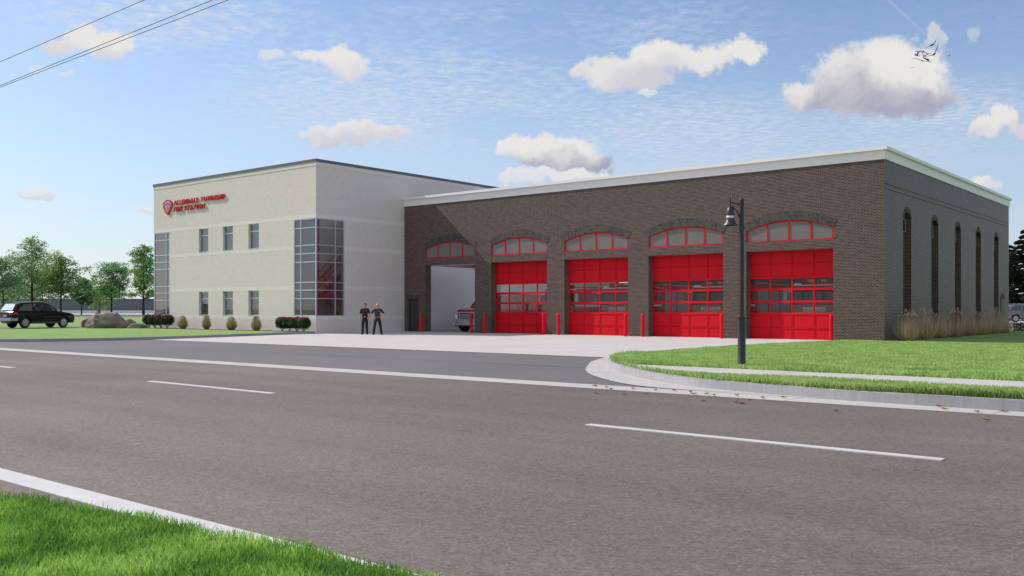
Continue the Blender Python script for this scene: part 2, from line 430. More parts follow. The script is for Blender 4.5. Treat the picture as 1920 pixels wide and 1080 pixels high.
# cloud plan laid out on the sky facing the station (directions only: fixed to the world)
df = w.vmath('DOT_PRODUCT', D, tuple(FWD), out=1)
dfc = w.math('MAXIMUM', df, .05)
u = w.math('DIVIDE', w.vmath('DOT_PRODUCT', D, tuple(RGT), out=1), dfc)
dz = w.xyz(D)[2]
v = w.math('DIVIDE', dz, dfc)
uv = w.vec(u, v)
front = w.rng(df, .08, .2)
nA = w.n('ShaderNodeTexNoise', ins={'Vector': uv, 'Scale': 26., 'Detail': 7., 'Roughness': .62}).outputs['Color']
nB = w.n('ShaderNodeTexNoise', ins={'Vector': uv, 'Scale': 7., 'Detail': 4., 'Roughness': .6}).outputs['Fac']
off = w.vmath('MULTIPLY', w.vmath('SUBTRACT', nA, (.5,.5,.5)), (.050, .042, 0))
uvw = w.vmath('ADD', uv, off)
fineN = w.noise(uv, 60., 6, .65)
e1 = w.noise(uvw, 11., 5, .52); e2 = w.noise(w.vmath('ADD', uvw, (-.018,.026,0)), 11., 5, .52)
emb = w.math('SUBTRACT', e1, e2)         # lumps catch the sun on their upper left side
# high mottled cloud: noise on a flat layer far up, drawn out across the wind
hz = w.math('MAXIMUM', dz, .03)
px_ = w.math('DIVIDE', w.xyz(D)[0], hz); py_ = w.math('DIVIDE', w.xyz(D)[1], hz)
rip = w.n('ShaderNodeTexNoise', ins={'Vector': w.vec(w.math('MULTIPLY_ADD', py_, 4.6, w.math('MULTIPLY', px_, 2.2)), w.math('MULTIPLY_ADD', px_, 4.2, w.math('MULTIPLY', py_, -2.2))), 'Scale': 3.1, 'Detail': 5., 'Roughness': .62, 'Distortion': .15}).outputs['Fac']
patch = w.noise(w.vec(px_, py_), .55, 4, .6)
cir = w.math('MULTIPLY', w.rng(rip, .34, .74), w.rng(patch, .28, .55))
cir = w.math('MULTIPLY', cir, w.rng(dz, .07, .22))
zone = None
for cx, cy, rx, ry in ((760,180,430,150),(1250,270,420,110),(300,40,330,70),(1750,240,260,110),(1050,40,420,60)):
    l = w.vmath('LENGTH', w.vmath('MULTIPLY_ADD', uv, (FPX/rx, FPX/ry, 0), (-(cx-960)/rx, -(HOR-cy)/ry, 0)), out=1)
    zone = l if zone is None else w.math('SMOOTH_MIN', zone, l, .3)
cir = w.math('MULTIPLY', cir, w.rng(zone, 1.25, .35, .12, 1.))
cir = w.math('ADD', w.math('MULTIPLY', cir, .80), w.math('MULTIPLY', w.math('MULTIPLY', w.rng(zone, 1.2, .2), w.rng(patch, .25, .75)), .22))
bg_sky = w.n('ShaderNodeBackground', ins={'Strength': SKYS}); w.set(bg_sky.inputs[0], w.mix(1., sky.outputs[0], C3(.97,.97,1.02), 'MULTIPLY'))
bg_cir = w.n('ShaderNodeBackground', ins={'Color': C3(.68,.72,.82), 'Strength': KX})
veil = w.rng(dz, .0, .34, .56, .0)      # thin milky air, thicker low down
bg_veil = w.n('ShaderNodeBackground', ins={'Color': C3(.575,.66,.79), 'Strength': KX})
cur = w.n('ShaderNodeMixShader', ins={0: veil}); w.L.new(bg_sky.outputs[0], cur.inputs[1]); w.L.new(bg_veil.outputs[0], cur.inputs[2])
m1 = w.n('ShaderNodeMixShader', ins={0: cir}); w.L.new(cur.outputs[0], m1.inputs[1]); w.L.new(bg_cir.outputs[0], m1.inputs[2])
cur = m1
bank = w.rng(w.vmath('DOT_PRODUCT', D, tuple((Vector((.30,-.82,.48))).normalized()), out=1), -.05, .55)  # unseen bright cloud behind the camera, added to lift the ambient light
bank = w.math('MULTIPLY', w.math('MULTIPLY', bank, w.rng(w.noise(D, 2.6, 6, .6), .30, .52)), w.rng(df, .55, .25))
bg_fill = w.n('ShaderNodeBackground', ins={'Color': C3(.84, .93, 1.10), 'Strength': FILL_BANK*KX})
mbk = w.n('ShaderNodeMixShader', ins={0: bank}); w.L.new(cur.outputs[0], mbk.inputs[1]); w.L.new(bg_fill.outputs[0], mbk.inputs[2]); cur = mbk
CL = [  # blobs (x, y, rx, ry), opacity, greyness of base
 ([(112,88,40,15),(155,68,45,26),(205,80,42,28)], .95, .25),
 ([(78,130,20,8),(118,138,14,6)], .45, .1),
 ([(512,104,32,14)], .6, .1),
 ([(588,108,34,15),(632,110,50,22),(655,124,42,26)], .95, .2),
 ([(1098,132,36,16),(1150,135,70,34),(1235,110,75,36),(1320,112,60,28),(1395,96,44,26),(1190,150,70,22)], .97, .30),
 ([(1215,176,18,9)], .8, .1),
 ([(1520,182,55,30),(1610,165,70,50),(1580,140,70,50),(1665,120,80,54),(1730,145,55,60),(1690,185,105,42),(1570,185,70,30)], .98, .85),
 ([(1748,68,20,18)], .55, .1), ([(1828,58,18,18)], .35, .1),
 ([(1845,234,36,20),(1882,222,30,22),(1915,244,30,14)], .9, .3),
 ([(615,258,48,22),(665,248,55,24),(725,256,50,13)], .85, .45),
 ([(962,282,36,20),(1005,272,50,24),(1065,278,60,24),(1110,298,44,20),(1040,300,90,20)], .96, .9),
 ([(975,336,40,14),(1060,325,90,12)], .8, .1),
 ([(72,360,42,14)], .7, .3), ([(268,390,22,9)], .8, .1), ([(1842,344,30,16)], .85, .15)]
for blobs, opac, grey in CL:
    field = None
    for bx, by, rx, ry in blobs:
        cu_, cv_ = (bx-960)/FPX, (HOR-by)/FPX; ru, rv = FPX/rx, FPX/ry
        l = w.vmath('LENGTH', w.vmath('MULTIPLY_ADD', uvw, (ru, rv, 0), (-cu_*ru, -cv_*rv, 0)), out=1)
        field = l if field is None else w.math('SMOOTH_MIN', field, l, .35)
    top = max((HOR-b[1]+b[3])/FPX for b in blobs); bot = min((HOR-b[1]-b[3])/FPX for b in blobs)
    mask = w.math('MULTIPLY', w.math('MULTIPLY', w.rng(w.math('ADD', field, w.math('MULTIPLY', w.math('SUBTRACT', fineN, .5), .8)), 1.14, .66), front), opac)
    h = w.math('DIVIDE', w.math('SUBTRACT', w.xyz(uvw)[1], bot), top - bot)
    h = w.math('ADD', h, w.math('MULTIPLY', w.math('SUBTRACT', nB, .5), .7))
    h = w.math('ADD', h, w.math('MULTIPLY', emb, 1.5))
    lit = w.rng(h, -.05, .70)
    colr = w.mix(lit, C3(.76-.42*grey, .75-.41*grey, .79-.33*grey), C3(.83,.805,.78))
    b = w.n('ShaderNodeBackground', ins={'Strength': KX}); w.set(b.inputs[0], colr)
    mx = w.n('ShaderNodeMixShader'); w.set(mx.inputs[0], mask); w.L.new(cur.outputs[0], mx.inputs[1]); w.L.new(b.outputs[0], mx.inputs[2])
    cur = mx
# vapour trail: a thin great-circle streak
p0, p1 = ((1655-960)/FPX, (HOR+10)/FPX), ((1780-960)/FPX, (HOR-105)/FPX)
dx, dy = p1[0]-p0[0], p1[1]-p0[1]; L_ = math.hypot(dx, dy)
along = w.math('MULTIPLY_ADD', u, dx/L_, w.math('MULTIPLY_ADD', v, dy/L_, -(p0[0]*dx+p0[1]*dy)/L_))
across = w.math('ABSOLUTE', w.math('MULTIPLY_ADD', u, -dy/L_, w.math('MULTIPLY_ADD', v, dx/L_, (p0[0]*dy-p0[1]*dx)/L_)))
tr = w.math('MULTIPLY', w.rng(across, .0026, .0006), w.math('MULTIPLY', w.rng(along, L_, L_*.6), front))
tr = w.math('MULTIPLY', tr, .16)
b = w.n('ShaderNodeBackground', ins={'Color': C3(.74,.74,.78), 'Strength': KX})
mx = w.n('ShaderNodeMixShader'); w.set(mx.inputs[0], tr); w.L.new(cur.outputs[0], mx.inputs[1]); w.L.new(b.outputs[0], mx.inputs[2])
w.L.new(mx.outputs[0], wout.inputs[0])
world.cycles.sampling_method = 'MANUAL'; world.cycles.sample_map_resolution = 512

scene.view_settings.view_transform = 'Standard'; scene.view_settings.look = 'None'
scene.view_settings.exposure = EXPO; scene.view_settings.gamma = 1

# ------------------------------------------------------------ ground, road
def sheet(name, pts, z, mat):
    mb = MB(); n = len(pts)
    bm = bmesh.new(); vs = [bm.verts.new((p[0], p[1], z if len(p) < 3 else p[2])) for p in pts]
    f = bm.faces.new(vs); bm.normal_update()
    if f.normal.z < 0: f.normal_flip()
    bmesh.ops.triangulate(bm, faces=[f])
    me = bpy.data.meshes.new(name); bm.to_mesh(me); bm.free()
    return tag(obj(name, me, mat), kind='structure')
def rect(x0, y0, x1, y1): return [(x0,y0),(x1,y0),(x1,y1),(x0,y1)]
sheet('ground', rect(-3000,-3000,3000,3000), -.06, M['field'])
sheet('road', rect(-600,2.6,400,14.3), 0., M['road'])
sheet('driveway', rect(-60,14.3,0,24.), -.004, M['drive'])
sheet('apron', rect(-46,23.45,-14.6,43.3), .006, M['apron'])
sheet('gutter', rect(-600,14.1,400,14.86), .004, M['gutter'])
# road paint: one edge line and the centre dashes
mk = MB()
mk.box(-600, 3.36, .0, 400, 3.60, .006)
for k in range(-4, 40):
    x1 = -2.46 - 10.83*k
    yy = lambda x: 9.59 - .0206*(x+4.5)
    a, b = x1-4.2, x1
    mk.add([(a,yy(a)-.07,0),(b,yy(b)-.07,0),(b,yy(b)+.07,0),(a,yy(a)+.07,0),(a,yy(a)-.07,.01),(b,yy(b)-.07,.01),(b,yy(b)+.07,.01),(a,yy(a)+.07,.01)], [(0,3,2,1),(4,5,6,7),(0,1,5,4),(1,2,6,5),(2,3,7,6),(3,0,4,7)])
tag(obj('road_marking', mk, M['paint']), kind='structure')

def sm(a, b, x):
    t = min(1, max(0, (x-a)/(b-a))); return t*t*(3-2*t)
# right-hand lawn with its kerb
KR = [(14.72,-4.2),(14.82,-5.5),(15.3,-7.8),(15.9,-9.05),(16.6,-10.0),(17.4,-10.95),(18.4,-11.95),(19.5,-12.85),(21.5,-14.2),(23.4,-15.0),(25.4,-15.6),(30.9,-16.5),(35.,-16.4),(42.9,-15.4)]
def smooth(p, it=3):
    for _ in range(it):
        q = [p[0]]
        for a, b in zip(p, p[1:]):
            q += [tuple(.75*x+.25*y for x, y in zip(a, b)), tuple(.25*x+.75*y for x, y in zip(a, b))]
        p = q + [p[-1]]
    return p
KRS = smooth([(x, y) for y, x in KR], 2)
def left_edge(y):
    if y >= 42.9: return -13.54
    for (xa, ya), (xb, yb) in zip(KRS, KRS[1:]):
        if ya <= y <= yb: return xa + (xb-xa)*(y-ya)/max(1e-6, yb-ya)
    return KRS[0][0]
def rz_(x, y): return .165 - .14*sm(18.5, 30., y)
mb = MB(); ys = [14.72+.16*i for i in range(60)] + [24.3+1.1*i for i in range(17)] + [42.89, 42.91] + [46,52,60,72,88]
xs_n = 26
for y in ys:
    xl = left_edge(y)
    for i in range(xs_n):
        t = i/(xs_n-1); x = xl + (80-xl)*t**2
        mb.v.append((x, y, rz_(x, y)))
for j in range(len(ys)-1):
    for i in range(xs_n-1):
        a = j*xs_n+i; mb.f.append((a, a+1, a+xs_n+1, a+xs_n)); mb.m.append(0)
tag(obj('lawn', mb, M['lawn'], smooth=True), kind='structure')
def kerb_strip(path, ztop, wid, inward):
    """vertical face along path, flat top going inward"""
    mb = MB(); n = len(path); P = [Vector((p[0], p[1], 0)) for p in path]
    for i, p in enumerate(P):
        t = (P[min(i+1,n-1)] - P[max(i-1,0)]).normalized(); nn = Vector((-t.y, t.x, 0)) * inward
        z = ztop(p)
        mb.v += [(p.x, p.y, -.05), (p.x, p.y, z-.015), tuple(p + nn*.02 + Vector((0,0,z))), tuple(p + nn*wid + Vector((0,0,z))), tuple(p + nn*wid + Vector((0,0,-.05)))]
    for i in range(n-1):
        for k in range(4):
            a = i*5+k; mb.f.append((a, a+5, a+6, a+1)); mb.m.append(0)
    return mb
path = [(400,14.70),(60,14.70),(20,14.70),(5,14.7)] + KRS
kb = kerb_strip(path, lambda p: rz_(p.x, p.y)+.006 if p.y < 24 else .03, .13, -1)
tag(obj('kerb', kb, M['kerb']), kind='structure')
outer = smooth([(-5.2,14.80),(-7.8,14.84),(-9.2,15.0),(-10.4,15.8),(-11.8,17.1),(-12.95,18.6),(-13.75,19.9),(-14.7,21.4),(-15.6,23.5)], 2)
inner = [p for p in KRS if p[1] < 23.5]
tag(sheet('gutter', [(p[0], p[1]) for p in outer] + [(p[0]+.03, p[1]) for p in reversed(inner)], .008, M['gutter']), kind='structure')
# sidewalk laid in the lawn
sheet('sidewalk', [(-10.0,16.75),(-11.7,18.35),(60,18.35),(60,16.75)], .184, M['walk'])
# left lawn: a raised island with its kerb
KL = smooth([(-44.32,35.55),(-43.0,30.),(-41.6,25.),(-41.5,22.),(-42.4,19.4),(-43.6,17.7),(-45.5,16.2),(-49.,15.2),(-56.,14.9),(-70.,14.87)], 3)
LZ = .12
lawn_l = KL + [(-600,14.87),(-600,900),(-62.6,900),(-62.6,35.6)]
sheet('lawn', lawn_l, LZ, M['lawn'])
kb = kerb_strip(KL + [(-600,14.87)], lambda p: LZ+.02, .13, -1)
tag(obj('kerb', kb, M['kerb']), kind='structure')
sheet('mulch_bed', [(-62.9,34.3),(-44.9,34.3),(-44.9,35.6),(-62.6,35.6)], LZ+.006, M['mulch'])
sheet('mulch_bed', rect(-13.54,43.6,-13.05,67.4), .032, M['mulch'])
sheet('driveway', rect(-73.5,18.,-67.0,300.), LZ+.005, M['drive'])
sheet('driveway', [(-73.5,14.9),(-66.,14.9),(-67.0,18.),(-73.5,18.)], LZ+.005, M['gutter'])
# far car park seen past the left end, car park and road behind the right end
def at(px, d): a = (px-960)/FPX; return ((a*cA-sA)*d, (a*sA+cA)*d)
def band(px0, px1, d0, d1): return [at(px0,d0), at(px1,d0), at(px1,d1), at(px0,d1)]
sheet('car_park', band(-300,330,165,232), LZ+.008, M['lot'])
sheet('car_park', band(-300,330,232,300), LZ+.012, M['apron'])
sheet('car_park', rect(-60,86.,60,112.), .0, M['drive'])
sheet('pavement', rect(-60,112.,60,126.), .0, M['walk'])
sheet('path', rect(-13.5,66.2,-2.,67.4), .035, M['walk'])
# verge by the camera
def verge_edge(x): return np.interp(x, [-30,-8.2,-7.4,-6.2,-5.,-4.2,-3.4,2.], [2.9,2.95,3.06,3.33,3.45,3.55,3.60,3.6]) + .03*np.sin(x*5.1) + .02*np.sin(x*11.3+1)
ve = [(x, float(verge_edge(x))-.02) for x in np.linspace(-60, 40, 900)]
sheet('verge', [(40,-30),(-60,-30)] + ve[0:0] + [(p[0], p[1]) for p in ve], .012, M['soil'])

# ------------------------------------------------------- garage (dark brick)
YF, XE, XW = 42.9, -13.54, -44.3          # front plane, east wall, party wall
YBK = 67.9; DY = 43.36                    # back plane, door plane
garage = thing('fire_station_garage', 'dark brick garage wing with five arched bays, red overhead doors and a white parapet', 'building', (-29., 55.4, 0))
DOORX = [(-42.35,-38.10),(-36.78,-32.53),(-31.29,-27.02),(-25.75,-21.42),(-20.18,-15.85)]
DH = 4.29
def arc(x0, x1, zs, zc, n=18):
    """points of a segmental arch from (x1, zs) over (mid, zc) to (x0, zs)"""
    c = (x0+x1)/2; h = (x1-x0)/2; s = zc-zs; r = (h*h+s*s)/(2*s); a = math.asin(min(1, h/r)); zc0 = zc-r
    return [(c + r*math.sin(a - 2*a*i/n), zc0 + r*math.cos(a - 2*a*i/n)) for i in range(n+1)]
def arch_open(x0, x1, z0, zs, zc): return [(x0,z0),(x1,z0)] + arc(x0,x1,zs,zc)
holes = []
for x0, x1 in DOORX:
    holes.append([(x0,.001),(x1,.001),(x1,DH),(x0,DH)])
    holes.append(arch_open(x0, x1, 4.73, 5.30, 5.73))
PD = (-43.98,-42.98, 2.14)                 # side door next to the cream wing
holes.append([(PD[0],.001),(PD[1],.001),(PD[1],PD[2]),(PD[0],PD[2])])
mb = plate_xz(MB(), [(XW+.002,-.05),(XE,-.05),(XE,8.2),(XW+.002,8.2)], holes, YF, YF+.5)
wobj('front_wall', mb, M['brick'], garage)
SL = [(45.63,46.93),(50.33,51.60),(54.87,56.14),(59.47,60.72),(64.08,65.33)]
holes = [arch_open(a, b, .10, 5.86, 6.20) for a, b in SL]
SD = (65.9, 66.95)
holes_e = [[( y, z) for y, z in h] for h in holes]
mb = plate_yz(MB(), [(YF+.5,-.05),(YBK,-.05),(YBK,8.2),(YF+.5,8.2)], holes_e, XE-.35, XE)
wobj('side_wall', mb, M['brick'], garage)
# recessed panels at the back of the slots, with a small window in the head of each
for a, b in SL:
    mb = MB().box(XE-.349, a-.05, -.04, XE-.30, b+.05, 5.18)
    wobj('recessed_panel', mb, M['brick'], garage)
    fr = MB()
    for q in ((a,5.18,a+.035,5.80),(b-.035,5.18,b,5.80),(a+.035,5.18,b-.035,5.21),(a+.035,5.76,b-.035,5.80)):
        fr.box(XE-.30, q[0], q[1], XE-.25, q[2], q[3])
    wn = wobj('slot_window', fr, M['frame'], garage)
    wobj('pane', MB().box(XE-.28, a+.035, 5.21, XE-.27, b-.035, 5.76), M['darkglass'], wn)
    rg = MB(); oa = arc(a-.03, b+.03, 5.93, 6.33); ia = arc(a, b, 5.80, 6.06)
    plate_yz(rg, [(y, z) for y, z in oa] + [(y, z) for y, z in reversed(ia)], [], XE-.30, XE+.004)
    wobj('arch_ring', rg, M['arch_brick'], garage)
    wobj('lunette', plate_yz(MB(), arch_open(a, b, 5.80, 5.801, 6.06), [], XE-.30, XE-.20), M['brick'], garage)
for z in (6.90, 7.12):
    wobj('corbel_course', MB().box(XE+.002, YF+.01, z, XE+.03, YBK, z+.07), M['brick'], garage)
dr = wobj('side_door', MB().box(XE+.003, SD[0], .03, XE+.03, SD[1], 2.12), M['darkdoor'], garage)
rg = MB(); plate_yz(rg, arc(SD[0]-.05, SD[1]+.05, 2.17, 2.48) + [(SD[0]-.05, 2.13), (SD[1]+.05, 2.13)], [], XE+.002, XE+.02)
wobj('arch_ring', rg, M['arch_brick'], garage)
# back wall with an unseen doorway added behind the first bay to light the interior
wobj('back_wall', plate_xz(MB(), [(XW,-.05),(XE,-.05),(XE,8.2),(XW,8.2)], [[(-43.9,.001),(-41.3,.001),(-41.3,4.),(-43.9,4.)]], YBK, YBK+.35), M['brick'], garage)
rf = MB()
for ya, yb in ((YF+.1,44.0),(49.4,51.),(54.4,58.),(60.4,YBK+.3)): rf.box(XW+.01, ya, 7.6, XE-.1, yb, 7.9)
rf = wobj('roof', rf, M['ceiling'], garage)
for ya, yb in ((44.0,49.4),(51.,54.4),(58.,60.4)): wobj('added_skylight', MB().box(XW+.3, ya, 7.72, XE-.4, yb, 7.76), M['added_skylight'], rf)  # unseen roof panels, added to brighten the garage interior
wobj('floor_slab', MB().box(XW+.3, YF+.45, -.05, XE-.36, YBK, .012), M['infloor'], garage)
wi = MB().box(XW+.002, YF+.5, .0, XW+.25, YBK, 7.6)
wobj('interior_wall', wi, M['inwall'], garage)
wobj('interior_wall', MB().box(XE-.60, YF+.5, .0, XE-.352, YBK, 7.6), M['tan'], garage)
# parapet: fascia and the projecting cap
fs = MB().box(XW+.005, YF-.05, 8.20, XE+.05, YF+.4, 8.615).box(XE-.35, YF+.4, 8.20, XE+.05, YBK+.40, 8.615).box(XW+.005, YBK, 8.2, XE-.35, YBK+.40, 8.615)
wobj('fascia', fs, M['fascia'], garage)
cp = MB().box(XW+.005, YF-.17, 8.615, XE+.17, YF+.45, 8.76).box(XE-.40, YF+.45, 8.615, XE+.17, YBK+.52, 8.76).box(XW+.005, YBK-.1, 8.615, XE-.4, YBK+.52, 8.76)
wobj('parapet_cap', cp, M['fascia'], garage)
dr = wobj('entrance_door', MB().box(PD[0]+.06, YF+.12, .02, PD[1]-.06, YF+.17, 2.08), M['darkdoor'], garage)
wobj('door_frame', MB().box(PD[0], YF+.10, .0, PD[0]+.06, YF+.2, PD[2]).box(PD[1]-.06, YF+.10, .0, PD[1], YF+.2, PD[2]).box(PD[0]+.06, YF+.10, 2.08, PD[1]-.06, YF+.2, PD[2]), M['darkdoor'], dr)
wobj('handle', MB().tube([(PD[1]-.14, YF+.12, 1.0), (PD[1]-.14, YF+.06, 1.0), (PD[1]-.26, YF+.06, 1.0)], .014, 6), M['chrome'], dr)
wobj('door_lintel', MB().box(PD[0]-.15, YF-.004, PD[2]+.01, PD[1]+.15, YF+.05, PD[2]+.24), M['arch_brick'], garage)

def door_mesh(x0, x1):
    """sectional overhead door: two solid sections, three glazed, two solid; panels pressed in"""
    mb = MB(); y = DY; W = x1-x0; cols = [x0 + W*i/4 for i in range(5)]
    rows = [(0.01,.55,0),(.56,1.24,0),(1.24,1.82,1),(1.82,2.43,1),(2.43,3.0,1),(3.0,3.66,0),(3.67,4.35,0)]
    mb.box(x0, y-.012, 0.01, x1, y+.03, 1.235).box(x0, y-.012, 3.0, x1, y+.03, 4.35)
    for z0, z1, g in rows:
        for a, b in zip(cols, cols[1:]):
            if g:
                pass
            else:                                       # raised frame round a sunk field
                e = .045
                mb.box(a, y-.032, z0, a+e, y-.0125, z1).box(b-e+.003, y-.032, z0, b, y-.0125, z1)
                mb.box(a+e, y-.032, z0, b-e, y-.0125, z0+e).box(a+e, y-.032, z1-e, b-e, y-.0125, z1)
    for zc in (1.24, 1.82, 2.43, 3.0):
        mb.box(x0, y-.034, zc-.055, x1, y+.032, zc+.055)
    for i, c in enumerate(cols):
        hw = .045 if i in (0, 4) else .032
        for za, zb in ((1.295,1.765),(1.875,2.375),(2.485,2.945)):
            mb.box(max(x0, c-hw), y-.030, za, min(x1, c+hw), y+.030, zb)
    return mb
for i, (x0, x1) in enumerate(DOORX):
    if i == 0:                                          # raised: lying under the ceiling on its tracks
        mb = MB()
        for k in range(7): mb.box(x0+.03, YF+.9+k*.62, 4.34, x1-.03, YF+.9+k*.62+.6, 4.39)
        od = wobj('overhead_door', mb, M['red'], garage)
        wobj('bottom_seal', MB().box(x0+.03, YF+.82, 4.24, x1-.03, YF+.895, 4.40), M['white'], od)
        [wobj('door_track', MB().box(q-.02, YF+.55, 4.26, q+.02, YF+5.4, 4.32), M['chrome'], od) for q in (x0, x1)]
        wobj('spring_tube', MB().tube([(x0, YF+.62, 4.55), (x1, YF+.62, 4.55)], .06, 8), M['chrome'], od)
    else:
        od = wobj('overhead_door', door_mesh(x0, x1), M['red'], garage)
        wobj('pane', MB().box(x0+.03, DY-.004, 1.26, x1-.03, DY+.004, 2.98), M['doorglass'], od)
        W = x1-x0
        for za, zb, z in ((.02,1.18,.555),(3.06,4.28,3.665)):
            sm_ = MB().box(x0+.05, DY-.0345, z-.009, x1-.02, DY-.02, z+.009)
            for k in (1, 2, 3): sm_.box(x0+W*k/4-.011, DY-.0338, za, x0+W*k/4+.014, DY-.02, zb)
            wobj('panel_seams', sm_, M['seam'], od)
        wobj('bottom_seal', MB().box(x0, DY-.02, .0075, x1, DY+.02, .0099), M['plastic'], od)
    # arched transom
    fr = MB(); F_ = .07; W = x1-x0
    ao = arch_open(x0, x1, 4.73, 5.30, 5.73); ai = arch_open(x0+F_, x1-F_, 4.73+F_*.7, 5.30-.01, 5.73-F_)
    plate_xz(fr, ao, [ai], YF+.03, YF+.11)
    for k in (1, 2, 3):
        c = x0 + W*k/4; zt = 5.73-.05 if k == 2 else 5.60
        fr.box(c-.035, YF+.035, 4.775, c+.035, YF+.105, zt)
    tw = wobj('arched_window', fr, M['redmetal'], garage)
    wobj('pane', plate_xz(MB(), arch_open(x0+.03, x1-.03, 4.75, 5.30, 5.71), [], YF+.066, YF+.074), M['archglass'], tw)
    rg = MB(); oa = arc(x0-.17, x1+.17, 5.62, 6.15); ia = arc(x0-.02, x1+.02, 5.29, 5.735)
    plate_xz(rg, oa + list(reversed(ia)), [], YF-.02, YF+.2)
    wobj('arch_ring', rg, M['arch_brick'], garage)

# ------------------------------------------------- cream two-storey wing
YL, XL0, XL1, ZT = 35.6, -62.6, -44.3, 10.06
YLB = 53.4
office = thing('fire_station_office', 'cream brick two-storey wing with glazed corners and three window columns', 'building', (-53.4, 44.5, 0))
WC = [(-56.80,-55.66),(-53.96,-52.81),(-51.10,-49.98)]
LC, RC, RCY, LCY = -60.49, -46.42, 37.80, 37.70
ZB, ZH = 1.04, 6.92
hol = []
for a, b in WC:
    hol += [[(a,1.04),(b,1.04),(b,2.645),(a,2.645)], [(a,5.325),(b,5.325),(b,6.935),(a,6.935)]]
outl = [(XL0,-.05),(XL1,-.05),(XL1,ZB),(RC,ZB),(RC,ZH),(XL1,ZH),(XL1,ZT),(XL0,ZT),(XL0,ZH),(LC,ZH),(LC,ZB),(XL0,ZB)]
wobj('front_wall', plate_xz(MB(), outl, hol, YL, YL+.3), M['cream'], office)
oe = [(YL+.3,-.05),(YLB,-.05),(YLB,ZT),(YL+.3,ZT),(YL+.3,ZH),(RCY,ZH),(RCY,ZB),(YL+.3,ZB)]
wobj('side_wall', plate_yz(MB(), oe, [], XL1-.3, XL1), M['cream'], office)
oe2 = [(YL+.3,-.05),(YLB,-.05),(YLB,ZT),(YL+.3,ZT),(YL+.3,ZH),(LCY,ZH),(LCY,ZB),(YL+.3,ZB)]
wobj('side_wall', plate_yz(MB(), oe2, [], XL0, XL0+.3), M['cream'], office)
wobj('back_wall', MB().box(XL0+.3, YLB-.3, -.05, XL1-.3, YLB, ZT), M['cream'], office)
# soldier courses, 3 mm proud
P_ = .004
for z0, z1, xa, xb, ya in ((6.925,7.15,XL0,XL1,YLB),(5.085,5.32,LC,RC,None),(2.65,2.885,LC,RC,None),(.81,1.035,XL0,XL1,42.88)):
    mb = MB().box(xa-(P_ if xa == XL0 else 0), YL-P_, z0, xb+(P_ if xb == XL1 else 0), YL+.001, z1)
    if ya: mb.box(XL1-.001, YL+.001, z0, XL1+P_, ya, z1)
    else: mb.box(XL1-.001, RCY, z0, XL1+P_, 42.88, z1)
    wobj('soldier_course', mb, M['soldier'], office)
cpn = MB().box(XL0-.02, YL-.02, ZT, XL1+.02, YL+.35, 10.285).box(XL1-.33, YL+.35, ZT, XL1+.02, YLB, 10.285).box(XL0-.02, YL+.35, ZT, XL0+.33, YLB, 10.285)
wobj('coping', cpn, M['cream_stone'], office)
cpn = MB().box(XL0-.05, YL-.05, 10.285, XL1+.05, YL+.4, 10.46).box(XL1-.4, YL+.4, 10.285, XL1+.05, YLB+.05, 10.46).box(XL0-.05, YL+.4, 10.285, XL0+.4, YLB+.05, 10.46)
wobj('parapet_cap', cpn, M['cap'], office)
orf = wobj('roof', MB().box(XL0+.3, YL+.3, 9.5, -47.0, YLB-.3, 9.7).box(-47.0, YL+4.1, 9.5, XL1-.3, YLB-.3, 9.7), M['ceiling'], office)
wobj('added_skylight', MB().box(-47.0, YL+.3, 9.56, XL1-.3, YL+4.1, 9.6), M['added_skylight'], orf)  # unseen panel added over the stairwell to light the stair
wobj('floor_slab', MB().box(XL0+.35, YL+.42, 4.30, -47.2, YLB-.3, 4.55), M['ceiling'], office)
wobj('floor_slab', MB().box(XL0+.31, YL+.31, -.04, XL1-.31, YLB-.3, .02), M['inwall2'], office)
iw = MB().box(XL0+.31, YL+4.2, .02, XL1-.31, YL+4.3, 4.29).box(XL0+.31, YL+4.2, 4.56, XL1-.31, YL+4.3, 9.49)
for x in (-58.6, -55.2, -52.3, -47.15):
    iw.box(x-.06, YL+.32, .02, x+.06, YL+4.2, 4.29).box(x-.06, YL+.32, 4.56, x+.06, YL+4.2, 9.49)
wobj('interior_wall', iw, M['inwall2'], office)
# six punched windows
for a, b in WC:
    for z0, zm, z1 in ((1.04,2.165,2.645),(5.325,6.46,6.935)):
        y0, y1 = YL+.13, YL+.20; e = .055
        fr = MB().box(a, y0, z0, a+e, y1, z1).box(b-e, y0, z0, b, y1, z1).box(a+e, y0, z0, b-e, y1, z0+e).box(a+e, y0, z1-e, b-e, y1, z1).box(a+e, y0, zm-.03, b-e, y1, zm+.03)
        wn = wobj('window', fr, M['frame'], office)
        wobj('pane', MB().box(a+e, y0+.03, z0+e, b-e, y0+.038, z1-e), M['glass'], wn)
        wobj('sill', MB().box(a+.001, YL-.015, z0+.001, b-.001, y0, z0+.03), M['frame'], wn)
